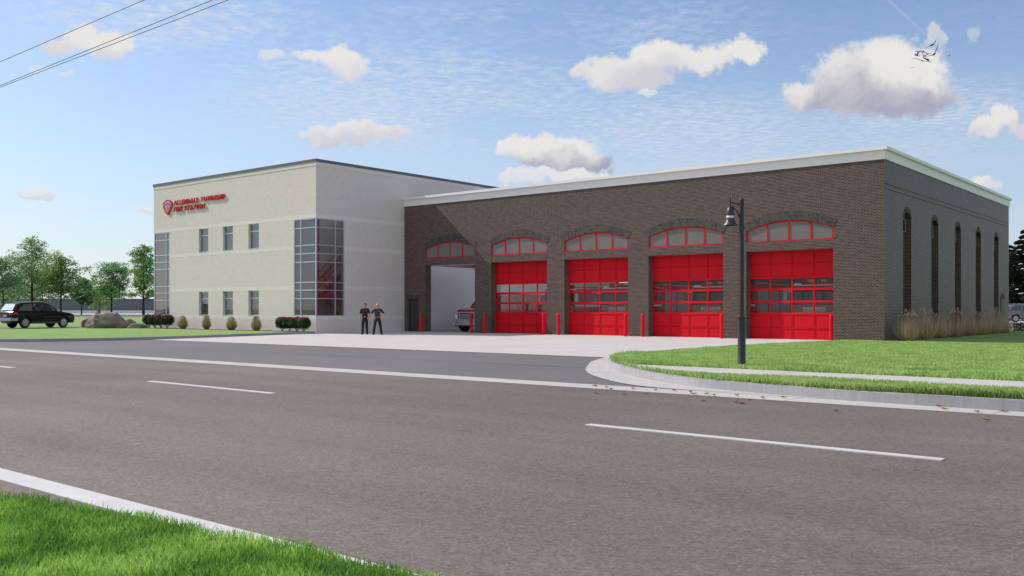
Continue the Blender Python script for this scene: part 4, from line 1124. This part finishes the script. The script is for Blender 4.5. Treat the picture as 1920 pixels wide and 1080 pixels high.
person('bald man with glasses in a dark uniform, hands on his hips and feet apart', px2, R(48),
   [((-.215,.0,1.405),(-.385,.07,1.16),(-.205,-.06,1.02),(.75,-.45,-.15)), ((.215,.0,1.405),(.390,.07,1.17),(.215,-.06,1.03),(-.75,-.45,-.1))],
   [((-.10,.0,.90),(-.165,-.02,.50),(-.215,.02,.09),(-.26,-.14,.035)), ((.10,.0,.90),(.170,-.02,.50),(.225,.02,.09),(.30,-.13,.035))],
   M['skin2'], M['shirt2'], True, .99)

# ------------------------------------------------------- street furniture
lp = thing('street_lamp', 'black lamp post with a bell-shaped hanging shade on the lawn by the driveway', 'street lamp', (-9.41, 19.77, .10))
obj('pole', MB().lathe([(.058,1.18),(.055,3.80),(.062,3.80),(.062,3.84),(.03,3.88),(.012,3.90)], (0,0,0), 20), M['black'], lp, smooth='auto')
obj('base_column', MB().lathe([(.105,0),(.105,.03),(.092,.05),(.088,1.12),(.096,1.13),(.096,1.18),(.06,1.185)], (0,0,0), 20), M['black'], lp, smooth='auto')
ax, ay = -.20, -.17                       # arm reaches towards the street and the station
a_ = MB().tube([(0,0,3.74),(ax*1.02,ay*1.02,3.80)], .016, 8)
a_.tube([(0,0,3.22),(ax*.12,ay*.12,3.40),(ax*.38,ay*.38,3.58),(ax*.75,ay*.75,3.68),(ax*.95,ay*.95,3.70)], .015, 8)
a_.tube([(ax,ay,3.60),(ax,ay,3.86),(ax,ay,3.90)], [.02,.02,.008], 8)
obj('arm', a_, M['black'], lp, smooth='auto')
sh = obj('lamp_shade', MB().lathe([(.02,3.70),(.045,3.68),(.075,3.63),(.088,3.56),(.090,3.49),(.084,3.488),(.084,3.43),(.090,3.428),(.098,3.38),(.118,3.33),(.165,3.28),(.168,3.268),(.150,3.268),(.10,3.32)], (ax,ay,0), 24), M['black'], lp, smooth='auto')
obj('glass_band', MB().lathe([(.0865,3.432),(.0865,3.486)], (ax,ay,0), 24), M['headlight'], sh, smooth=True)

b0 = thing('bollard', '', 'bollard', (0,0,0), 0, 'red steel bollards guarding the garage doors')
obj('post', MB().lathe([(.092,0),(.092,1.12),(.088,1.16),(.070,1.195),(.035,1.213),(.004,1.218)], (0,0,0), 18), M['bollard'], b0, smooth='auto')
obj('base_collar', MB().lathe([(.115,0),(.115,.012),(.093,.03)], (0,0,0), 18), M['bollard'], b0, smooth='auto')
BX = [-42.2,-37.85,-36.8,-32.3,-31.27,-26.8,-25.74,-21.2,-20.2,-15.72]
BL = ['left of the open bay, beside the dark entrance door','right of the open bay, in front of the parked fire truck','on the brick pier between the open bay and the first closed door','at the right edge of the first closed door','on the left side of the middle door','at the right edge of the middle door','left of the door that is left of the street lamp','at the right edge of the door left of the street lamp','half hidden behind the street lamp pole','at the far right edge of the rightmost door']
for i, (x, l) in enumerate(zip(BX, BL)):
    lab = 'red steel bollard ' + l
    if i == 0: b0.location = (x, 42.3, .006); b0['label'] = lab
    else: dup(b0, (x, 42.3, .006), 0, lab)
# overhead wires along the street
def wire(p, q, sag, label, r=.013):
    n = 60; pts = []
    for i in range(n+1):
        t = i/n; a = Vector(p).lerp(Vector(q), t); a.z -= sag*4*t*(1-t); pts.append(a)
    return tag(obj('power_line', MB().tube(pts, r, 6), M['cable'], smooth=True), label, 'power line', 'overhead power lines')
def on_plane(px, py, Y):
    a = (px-960)/FPX; b = (HOR-py)/FPX; t = Y/(a*sA+cA); return ((a*cA-sA)*t, Y, EYE+b*t)
for (a, b), lab in ((((0,116),(270,0)), 'uppermost thin dark power line, alone at the top left corner'), (((0,160.5),(398,0)), 'upper cable of the close pair of power lines at the left'), (((0,163.5),(427,0)), 'lower cable of the close pair of power lines at the left')):
    p, q = Vector(on_plane(*a, 15.8)), Vector(on_plane(*b, 15.8)); d = q-p
    wire(p - d*2.2, q + d*.6, .0, lab)
# birds
def bird_mesh(flap, bank):
    mb = MB()
    mb.lathe([(.005,-.26),(.035,-.18),(.06,-.05),(.062,.06),(.04,.16),(.028,.20),(.034,.25),(.012,.30),(.004,.34)], (0,0,0), 8, axis='y')
    body = MB(); body.v, body.f, body.m = mb.v, mb.f, mb.m
    wing = {}
    for s in (-1, 1):
        wv = MB(); e1, e2 = flap, flap*.2 + (.3 if s > 0 else .15)
        pr = [(0,.10,-.08,0.)]; x = .05; z = .02
        st = []
        for k, (dx, ch, sw) in enumerate(((0,.20,0.),(.14,.21,.03),(.16,.17,.04),(.16,.12,-.02),(.14,.03,-.10))):
            an = e1 if k < 3 else e2
            x += dx*math.cos(an); z += dx*math.sin(an); st.append((s*x, sw, z, ch))
        for x_, sw, z_, ch in st: wv.v += [(x_, sw+ch*.45, z_), (x_, sw-ch*.55, z_-.01), (x_, sw-ch*.05, z_+.018)]
        for k in range(4):
            a = k*3; wv.f += [(a,a+3,a+5,a+2),(a+2,a+5,a+4,a+1),(a+1,a+4,a+3,a)]; wv.m += [0]*3
        wv.f += [(12,13,14)]; wv.m += [0]
        wing[s] = wv
    tl = MB(); tl.v = [(-.03,-.22,0),(.03,-.22,0),(.06,-.40,0),(-.06,-.40,0),(0,-.3,.015)]; tl.f = [(0,1,4),(1,2,4),(2,3,4),(3,0,4),(3,2,1,0)]; tl.m = [0]*5
    return body, wing, tl
BIRD = [(1747,84.5,17,.05,'uppermost bird, wings level'),(1731,97,15,-.35,'bird with wings arched down, left of the flock centre'),(1719,104,12,.95,'bird with wings raised in a steep V'),(1713,110,8,.2,'small faint bird at the left of the flock'),(1733,105,14,.75,'bird with wings half raised in the middle of the flock'),(1751,102,20,.45,'largest bird, one long wing raised to the right'),(1729,114,15,.1,'lower of the two overlapping birds'),(1738,111,16,-.25,'upper of the two overlapping birds'),(1711,127,9,.05,'lowest bird, apart below the flock'),(1779,105,9,.5,'rightmost bird, alone to the right of the flock')]
for i, (bx, by, sz, fl, lab) in enumerate(BIRD):
    d = 1.1*FPX/sz*.62; d = min(d, 130)
    a, b = (bx-960)/FPX, (HOR-by)/FPX; x, y = at(bx, d)
    t = thing('bird', 'dark flying ' + lab, 'bird', (x, y, EYE+b*d), R(-35 + 47*i % 110), 'birds in flight')
    body, wing, tl = bird_mesh(fl, 0)
    obj('body', body, M['bird'], t, smooth=True)
    for s in (-1, 1): obj('wing', wing[s], M['bird'], t)
    obj('tail', tl, M['bird'], t)
    t.rotation_euler.y = R((-12, 20, -25, 8, 10, -28, 18, 15, 5, -20)[i]); t.rotation_euler.x = R(25)
    t.scale = (1.0*sz*d/FPX/1.1,)*3 if d >= 130 else (1.0,)*3
# fallen leaves along the gutter
LV = [(83,287,1),(90,318,0),(130,293,2),(150,300,0),(210,323,0),(245,299,2),(300,320,0),(342,305,2),(420,306,0),(490,313,1),(505,321,0),(545,351,0),(562,321,0),(590,327,2),(685,357,0),(690,328,2),(712,362,1),(745,347,0),(800,338,2),(890,336,0),(1118,395,0),(1555,376,1),(1580,386,2),(1718,399,0),(1758,433,0),(1838,398,2)]
LC_ = [('dry yellow leaf', 'dryleaf'), ('dry red leaf', 'redleaf'), ('dull orange leaf', 'dryleaf')]
for i, (uu, vv, kind) in enumerate(LV):
    px_, py_ = 1080+uu/2.2857, 600+vv/2.2857
    d = EYE*FPX/(py_-HOR); x, y = at(px_, d)
    mb = MB(); n = 5; r = random.uniform(.04,.062)
    pts = []
    for k in range(10):
        a = 2*math.pi*k/10; q = r*(1 if k % 2 == 0 else .42)*(1.1 if k == 0 else .9); pts.append((q*math.cos(a), q*math.sin(a), .012+.022*abs(math.sin(a*1.5+i))))
    mb.v = pts + [(0,0,.004)]; mb.f = [(k, (k+1) % 10, 10) for k in range(10)]; mb.m = [0]*10
    mb.tube([(0,0,.006),(-r*1.3,.01,.02)], .003, 4)
    where = 'lying on the concrete gutter' if y > 14.1 else 'lying on the asphalt near the gutter'
    tag(obj('fallen_leaf', mb, M[LC_[kind][1]], loc=(x, y, .009 if y > 14.1 else .004), rz=random.uniform(0,6)), LC_[kind][0] + ' ' + where, 'fallen leaf', 'fallen leaves by the kerb')

# -------------------------------------------------------------- vegetation
def quads_mesh(P, N, U, size, asp=1.0, name='leaves'):
    """many separate leaf faces: P centres, N normals, U long axes, size per leaf"""
    n = len(P); V = np.cross(N, U); V /= np.linalg.norm(V, axis=1)[:, None]+1e-9
    s = size[:, None]; hl, hw = s*.5, s*.5*asp
    vs = np.empty((n, 4, 3)); vs[:,0] = P - U*hl; vs[:,1] = P - V*hw + N*hw*.25; vs[:,2] = P + U*hl; vs[:,3] = P + V*hw + N*hw*.25
    return raw(vs.reshape(-1,3), 4, n, name)
def raw(vs, k, n, name):
    me = bpy.data.meshes.new(name); me.vertices.add(len(vs)); me.vertices.foreach_set('co', vs.astype(np.float32).ravel())
    me.loops.add(n*k); me.loops.foreach_set('vertex_index', np.arange(n*k, dtype=np.int32))
    me.polygons.add(n); me.polygons.foreach_set('loop_start', np.arange(0, n*k, k, dtype=np.int32))
    me.update(calc_edges=True); return me
def unit(a): return a/(np.linalg.norm(a, axis=1)[:, None]+1e-9)
def broadleaf(name, label, loc, H, spread, leafm, seed, base=.22, nl=7000, ls=.34, group=None, shape=1.):
    g = np.random.default_rng(seed); rd = random.Random(seed)
    t = thing(name, label, 'tree', loc, rd.uniform(0, 6), group)
    tb = MB(); tips = []
    r0 = H*.017
    top = Vector((rd.uniform(-.03,.03)*H, rd.uniform(-.03,.03)*H, H*.93))
    ax = [Vector((0,0,-.1)), Vector((0,0,H*base)), Vector((top.x*.3+rd.uniform(-.1,.1), top.y*.3, H*.45)), Vector((top.x*.7, top.y*.7+rd.uniform(-.2,.2), H*.70)), top]
    tb.tube(ax, [r0*1.25, r0*.85, r0*.6, r0*.32, r0*.06], 8)
    def axis(z):
        for a, b in zip(ax, ax[1:]):
            if a.z <= z <= b.z: return a.lerp(b, (z-a.z)/(b.z-a.z))
        return top
    nb = 26
    for i in range(nb):
        f = base + (.93-base)*(i+rd.random()*.7)/nb; z0 = H*f; p0 = axis(z0)
        an = i*2.4 + rd.uniform(-.4,.4)
        q = (f-base)/(1-base)
        reach = spread*(math.sin(math.pi*min(1, q*.80+.22))**.7)*rd.uniform(.70,1.12)*(1 if q < .75 else .8)
        rise = rd.uniform(.30,.75) + q*.6
        d = Vector((math.cos(an), math.sin(an), rise)).normalized()
        p1 = p0 + d*reach*.45; p2 = p0 + Vector((math.cos(an+rd.uniform(-.3,.3)), math.sin(an+rd.uniform(-.3,.3)), rise*.75)).normalized()*reach
        rb = r0*.42*(1-q*.6); tb.tube([p0, p1, p2], [rb, rb*.6, rb*.15], 5)
        for k in range(5):
            fr = rd.uniform(.30,1.05); c = p0.lerp(p1, fr*2) if fr < .5 else p1.lerp(p2, min(1.08, (fr-.5)*2))
            e = c + Vector((rd.gauss(0,1), rd.gauss(0,1), rd.gauss(.25,.7)))*reach*.26
            tb.tube([c, e], [rb*.3, rb*.08], 4, caps=False); tips.append((e, reach*rd.uniform(.16,.30)))
            if k < 2: tips.append((c, reach*.15))
    tips.append((top, spread*.22)); tips.append((axis(H*.86), spread*.28))
    wgt = np.array([b**2 for a, b in tips]); wgt /= wgt.sum()
    idx = g.choice(len(tips), nl, p=wgt); C = np.array([tuple(a) for a, b in tips])[idx]; S = np.array([b for a, b in tips])[idx]
    dirs = unit(g.normal(size=(nl,3))); rad = S*g.random(nl)**.45*1.25
    P = C + dirs*rad[:,None]*np.array([1.15,1.15,.72])
    N = unit(dirs*.6 + g.normal(size=(nl,3))*.7 + np.array([0,0,.45])); U = unit(np.cross(N, g.normal(size=(nl,3))))
    size = ls*g.uniform(.6,1.35,nl)
    obj('trunk', tb, M['bark'], t, smooth='auto')
    obj('crown', quads_mesh(P, N, U, size, .62), M[leafm], t)
    return t
# trees beyond the far car park, left of the station
TG = 'broadleaf trees beyond the car park'
for (px_, d, top_y, half, leafm, seed, lab, base) in (
    (6, 205, 484, 46, 'leafblue', 11, 'green broadleaf tree cut by the left picture edge', .20),
    (60, 218, 441, 42, 'leaf', 12, 'tall narrow green tree rising above the black car, tallest at the left', .24),
    (114, 214, 478, 40, 'leaf2', 13, 'olive green round-topped tree right of the tallest one', .24),
    (153, 226, 521, 25, 'leafblue', 14, 'smallest broadleaf tree, thin crown above the boulders', .22),
    (209, 220, 492, 36, 'leafblue', 15, 'broad green tree with a forked trunk behind the boulders', .27),
    (269, 212, 455, 36, 'leaf', 16, 'tall dark green tree half hidden by the cream building corner', .20),
    (80, 262, 512, 40, 'leafblue', 17, 'pale green tree in the back row, seen between the two tallest trees', .2),
    (22, 258, 524, 40, 'leafblue', 18, 'pale green tree in the back row near the left picture edge', .2),
    (187, 270, 540, 34, 'leaf2', 19, 'low olive tree in the back row, behind the gap over the boulders', .2)):
    x, y = at(px_, d); H = EYE + (HOR-top_y)*d/FPX
    broadleaf('broadleaf_tree', lab, (x, y, LZ), H, half*d/FPX, leafm, seed, base, 6500, .40, TG)
def conifer(label, loc, H, Rb, seed, mat='needle', nl=9000, group=None):
    g = np.random.default_rng(seed); rd = random.Random(seed)
    t = thing('conifer', label, 'tree', loc, rd.uniform(0,6), group)
    tb = MB().tube([(0,0,-.1),(0,0,H*.5),(0,0,H*.98)], [H*.018,H*.011,.01], 7)
    P = []; U = []
    nw = max(9, int(H*1.5))
    for i in range(nw):
        f = .06 + .92*i/nw; r = Rb*(1-f)**.8*rd.uniform(.80,1.15)
        nbr = rd.randint(6, 9)
        for k in range(nbr):
            an = 2*math.pi*(k+rd.random()*.7)/nbr; L = r*rd.uniform(.65,1.15)
            z0 = H*f; d = Vector((math.cos(an), math.sin(an), 0))
            pts = [Vector((0,0,z0)), d*L*.5+Vector((0,0,z0-.03*L)), d*L+Vector((0,0,z0-.14*L))]
            tb.tube(pts, [.035*L/2+.01,.02,.006], 4, caps=False)
            m = max(6, int(nl/(nw*7)))
            for q in range(m):
                s = rd.random()**.75; c = pts[0].lerp(pts[1], s*2) if s < .5 else pts[1].lerp(pts[2], s*2-1)
                sd = Vector((-d.y, d.x, 0))*rd.uniform(-1,1)*(.34*L*(1.15-s))
                P.append(tuple(c + sd + Vector((0,0,rd.uniform(-.14,.04)*min(1.,L)))))
                uu = (d*.7 + sd*.8/max(.2,L) + Vector((0,0,rd.uniform(-.6,.15)))).normalized(); U.append(tuple(uu))
    P = np.array(P); U = unit(np.array(U)); n = len(P); N = unit(np.cross(U, g.normal(size=(n,3))))
    obj('trunk', tb, M['bark'], t); obj('crown', quads_mesh(P, N, U, g.uniform(.5,1.0,n)*min(1, H/10), .45), M[mat], t)
    return t
x, y = at(185, 180); conifer('small young spruce standing in front of the far grey wall', (x, y, LZ), 1.9, .95, 31, 'leafblue', 1800)
for (px_, d, ty, rb, sd, lab) in ((1925, 122, 420, 4.6, 32, 'tall dark conifer at the right picture edge beyond the garage'), (1893, 150, 452, 3.4, 33, 'dark conifer half hidden by the garage wall behind the grey car'), (1958, 165, 455, 4.2, 34, 'dark conifer furthest to the right, behind the tall one')):
    x, y = at(px_, d); conifer(lab, (x, y, -.02), EYE+(HOR-ty)*d/FPX, rb, sd, nl=15000, group='dark conifers beyond the garage')

def shrub(name, label, cat, loc, seed, w, h, zc, group, red=True, n=4200, copy=None):
    g = np.random.default_rng(seed); rd = random.Random(seed)
    t = thing(name, label, cat, loc, rd.uniform(0,6), group)
    st = MB()
    for k in range(6):
        a = k*1.05+rd.random(); q = Vector((math.cos(a), math.sin(a), 0))
        st.tube([(0,0,-.03), q*w*.06+Vector((0,0,zc*.5)), q*w*.26+Vector((0,0,zc*1.1))], [.018,.013,.006], 5)
    obj('stem', st, M['bark'], t)
    def cloud(n, lo, hi, rs):
        d = unit(g.normal(size=(n,3))); r = g.random(n)**.35
        lump = 1 + .16*np.sin(d[:,0]*5+seed)*np.cos(d[:,1]*4+seed*2)
        P = d*(r*lump)[:,None]*np.array([w*.5, w*.46, (h-zc*.7)*.5]) + np.array([0,0,(h+zc*.7)*.5])
        keep = (P[:,2] > lo) & (P[:,2] < hi); P = P[keep]; d = d[keep]; m = len(P)
        N = unit(d + g.normal(size=(m,3))*.7); U = unit(np.cross(N, g.normal(size=(m,3))))
        return quads_mesh(P, N, U, rs*g.uniform(.6,1.3,m), .55)
    cut = h*.80
    obj('foliage', cloud(n, -1, cut+.06, .075), M['shrubleaf'], t)
    obj('red_tips', cloud(int(n*1.0), cut-.03, 9, .075), M['shrubred'], t)
    return t
for i, x in enumerate((-61.75,-60.95,-60.15,-59.35)):
    shrub('red_tip_shrub', 'red-topped green shrub by the left glazed corner, ' + ('first from the left, overhanging the wall end','second from the left','third from the left','rightmost of the four')[i], 'shrub', (x, 34.75, LZ), 41+i, 1.06, .98, .30, 'red-topped shrubs along the cream wall')
for i, x in enumerate((-46.55,-45.85,-45.15,-44.5)):
    shrub('red_tip_shrub', 'red-topped green shrub below the stair window, ' + ('first from the left','second from the left','third from the left','rightmost, at the building corner')[i], 'shrub', (x, 34.85, LZ-.02), 51+i, .92, .90, .26, 'red-topped shrubs along the cream wall')
def reeds(label, loc, seed, w, h, mat, n, group, bw=.012):
    g = np.random.default_rng(seed)
    t = thing('ornamental_grass', label, 'ornamental grass', loc, 0, group)
    a = g.random(n)*2*np.pi; lean = g.random(n)**.8; L = h*g.uniform(.50,1.12,n)*(1-.18*lean**2)
    seg = 5; vs = np.empty((n, seg, 2, 3)); side = np.stack([-np.sin(a+g.normal(0,.6,n)), np.cos(a), np.zeros(n)], 1); side = unit(side)
    for k in range(seg):
        s = k/(seg-1); rad = w*.5*(.14 + 1.0*lean*np.sin(np.pi*(.06+.70*s)))
        z = L*(s - .10*lean*s**3)
        c = np.stack([np.cos(a)*rad, np.sin(a)*rad, z], 1); wd = bw*(1-.75*s)*(1.6 if mat == 'reed' and k >= 3 else 1)
        vs[:,k,0] = c - side*wd; vs[:,k,1] = c + side*wd
    V = vs.reshape(-1,3); idx = np.arange(n)[:,None,None]*seg*2 + np.arange(seg-1)[None,:,None]*2 + np.array([0,1,3,2])[None,None,:]
    me = bpy.data.meshes.new('blades'); m = idx.reshape(-1,4)
    me.vertices.add(len(V)); me.vertices.foreach_set('co', V.astype(np.float32).ravel()); me.loops.add(m.size); me.loops.foreach_set('vertex_index', m.astype(np.int32).ravel())
    me.polygons.add(len(m)); me.polygons.foreach_set('loop_start', np.arange(0, m.size, 4, dtype=np.int32)); me.update(calc_edges=True)
    obj('blades', me, M[mat], t)
    hd = []                                                # seed heads on the longest stems
    pick = np.argsort(-L)[:n//5]; P = vs[pick,-1,0]; U = unit(vs[pick,-1,0]-vs[pick,-2,0]); N = unit(np.cross(U, g.normal(size=(len(pick),3))))
    obj('seed_heads', quads_mesh(P, N, U, g.uniform(.09,.16,len(pick)), .28), M[mat], t)
    return t
for i, x in enumerate((-57.45,-54.6,-51.8,-49.1)):
    reeds('tan ornamental grass tuft against the cream wall, ' + ('leftmost, below the left window column','second from the left, below the middle window column','third from the left, below the right window column','rightmost of the row, near the red-topped shrubs')[i], (x, 34.8, LZ), 61+i, (.70,.62,.76,.66)[i], (.82,.90,.78,.86)[i], 'reed', 430, 'tan grass tufts along the cream wall')
for k in range(8):
    reeds('dull ornamental grass clump at the shaded brick wall, ' + ('nearest and largest at the corner','second from the corner','third from the corner','fourth from the corner','fifth from the corner','sixth from the corner','seventh from the corner','furthest, by the side door')[k], (-12.75, 43.75+2.75*k, .02), 71+k, 1.22, 1.30*(1+.10*math.sin(k*2.3)), 'darkreed', 330, 'grass clumps along the shaded brick wall', bw=.0075)
# low hedge behind the garage
g = np.random.default_rng(90)
hg = thing('low_hedge', 'low dark green hedge at the far end of the shaded wall', 'hedge', (-10.5, 69.4, 0))
n = 5000; P = g.random((n,3))*np.array([7.5,.9,.55]) - np.array([3.,.45,0]); N = unit(g.normal(size=(n,3))+np.array([0,0,.5])); U = unit(np.cross(N, g.normal(size=(n,3))))
obj('foliage', quads_mesh(P, N, U, g.uniform(.06,.13,n), .6), M['shrubleaf'], hg)
st = MB()
for k in range(12): st.tube([(-2.8+.62*k,0,-.03),(-2.8+.62*k,.05,.4)], .02, 5)
obj('stem', st, M['bark'], hg)

# boulders
def boulder(label, loc, size, seed, rz=0):
    g = random.Random(seed); bm = bmesh.new(); bmesh.ops.create_icosphere(bm, subdivisions=5, radius=1)
    from mathutils import noise as nz
    o = Vector((seed*3.1, seed*1.7, seed*.9))
    pl = [(Vector((g.gauss(0,1), g.gauss(0,1), g.gauss(0,.8))).normalized(), g.uniform(.72,.92)) for _ in range(9)]
    for q in bm.verts:
        p = q.co.copy()
        for nn, dd in pl:                                   # worn flat facets
            e = p.dot(nn) - dd
            if e > 0: p -= nn*e*.8
        p *= 1 + .16*nz.noise(p*1.3+o) + .05*nz.noise(p*4+o) + .02*nz.noise(p*11+o)
        q.co = (p.x*size[0], p.y*size[1], p.z*size[2])
    me = bpy.data.meshes.new('boulder'); bm.to_mesh(me); bm.free()
    return tag(obj('boulder', me, M['rock'], loc=loc, rz=rz, smooth=True), label, 'boulder', 'boulders on the left lawn')
def pb(px_, d): x, y = at(px_, d); return x, y
x, y = pb(201, 66); boulder('largest grey-brown boulder on the left lawn', (x, y, .42), (1.48,1.15,.98), 5, R(35))
x, y = pb(168, 69); boulder('boulder half hidden behind the left end of the largest one', (x, y, .30), (.62,.6,.66), 6, .5)
x, y = pb(244, 68.5); boulder('small boulder peeping out behind the right end of the largest one', (x, y, .30), (.42,.4,.50), 8, 1.1)
x, y = pb(257, 65.2); boulder('low flat boulder at the right, nearest the red-topped shrubs', (x, y, .17), (.66,.5,.33), 9, R(40))

# long low building behind the trees
x0, y0 = at(-420, 310); x1, y1 = at(420, 310)
ang = math.atan2(y1-y0, x1-x0); Lb = math.hypot(x1-x0, y1-y0)
fb = thing('warehouse', 'long low blue-grey building behind the trees, seen past the left end', 'building', (x0, y0, LZ), ang)
obj('wall', MB().box(0,0,.95,Lb,30,4.55), M['farwall'], fb)
obj('base_course', MB().box(-.05,-.05,-.1,Lb+.05,30,.95), M['fascia'], fb)
obj('roof_edge', MB().box(-.3,-.3,4.55,Lb+.3,30.3,4.85), M['cap'], fb)

# ------------------------------------------------------------ grass blades
def blades(P, h, w, lean, name, label, mat, seed):
    g = np.random.default_rng(seed); n = len(P)
    a = g.random(n)*2*np.pi; H = h*g.uniform(.55,1.2,n); W = w*g.uniform(.7,1.3,n)
    la = g.random(n)*2*np.pi; ln = lean*H*g.uniform(.2,1.3,n)
    s = np.stack([np.cos(a)*W*.5, np.sin(a)*W*.5, np.zeros(n)], 1)
    m = P + np.stack([np.cos(la)*ln*.35, np.sin(la)*ln*.35, H*.58], 1); t = P + np.stack([np.cos(la)*ln, np.sin(la)*ln, H], 1)
    vs = np.empty((n,5,3)); vs[:,0] = P - s; vs[:,1] = P + s; vs[:,2] = m + s*.75; vs[:,3] = t; vs[:,4] = m - s*.75
    return tag(obj(name, raw(vs.reshape(-1,3), 5, n, name), M[mat]), label, 'grass', None, 'stuff')
g = np.random.default_rng(5)
def clump(x, y, k=1.):
    return .5 + .25*np.sin(x*2.1*k+np.sin(y*1.7*k)*1.5) + .25*np.sin(y*2.9*k+np.cos(x*1.3*k)*2.)
# verge by the camera: only where the picture looks
n = 420000
X = -13 + g.random(n)*16.; Y = -1.2 + g.random(n)*4.8
dep = X*-sA + Y*cA; lat = X*cA + Y*sA
edge = verge_edge(X) + g.normal(0,.025,n)
k = (dep > 3.2) & (lat/dep < .40) & (lat/dep > -.85) & (Y < edge) & (g.random(n) < np.clip(1.35-dep/14, .3, 1))
X, Y = X[k], Y[k]; c = clump(X, Y)
blades(np.stack([X, Y, np.full(len(X), .01)], 1), (.042 + .036*c), .0066, .55, 'verge_grass', 'lush green grass blades on the near verge', 'blade', 6)
# right-hand lawn
n = 520000
Y = 14.8 + (g.random(n)**1.9)*28; X = -17 + g.random(n)*26.
le = np.interp(Y, [p[1] for p in KRS], [p[0] for p in KRS])
dep = X*-sA + Y*cA; lat = X*cA + Y*sA
walk = (Y > 16.75) & (Y < 18.35) & (X > -11.7 + (18.35-Y)*1.06)
k = (dep > 8) & (X > le + .05 + np.abs(g.normal(0,.04,n))) & (lat/dep < .80) & ~walk & ((Y < 42.8) | (X > -12.9))
X, Y = X[k], Y[k]; Z = 0*Y; tt = np.clip((Y-18.5)/11.5, 0, 1); Z = .165 - .14*tt*tt*(3-2*tt)
c = clump(X, Y, .8); sc = 1 + .02*np.clip(Y-18, 0, 40)
# ranker growth where the mower misses the edges
ed = np.exp(-np.abs(Y-14.85)/.22) + np.exp(-np.abs(Y-18.5)/.2) + np.exp(-np.abs(X-np.interp(Y, [p[1] for p in KRS], [p[0] for p in KRS]))/.25)*(Y < 25)
blades(np.stack([X, Y, Z], 1), (.05 + .035*c + .075*np.clip(ed, 0, 1))*np.where(Y > 30, .8, 1.), .016*sc, .6, 'lawn_grass', 'short bright green grass on the right-hand lawn', 'blade2', 7)
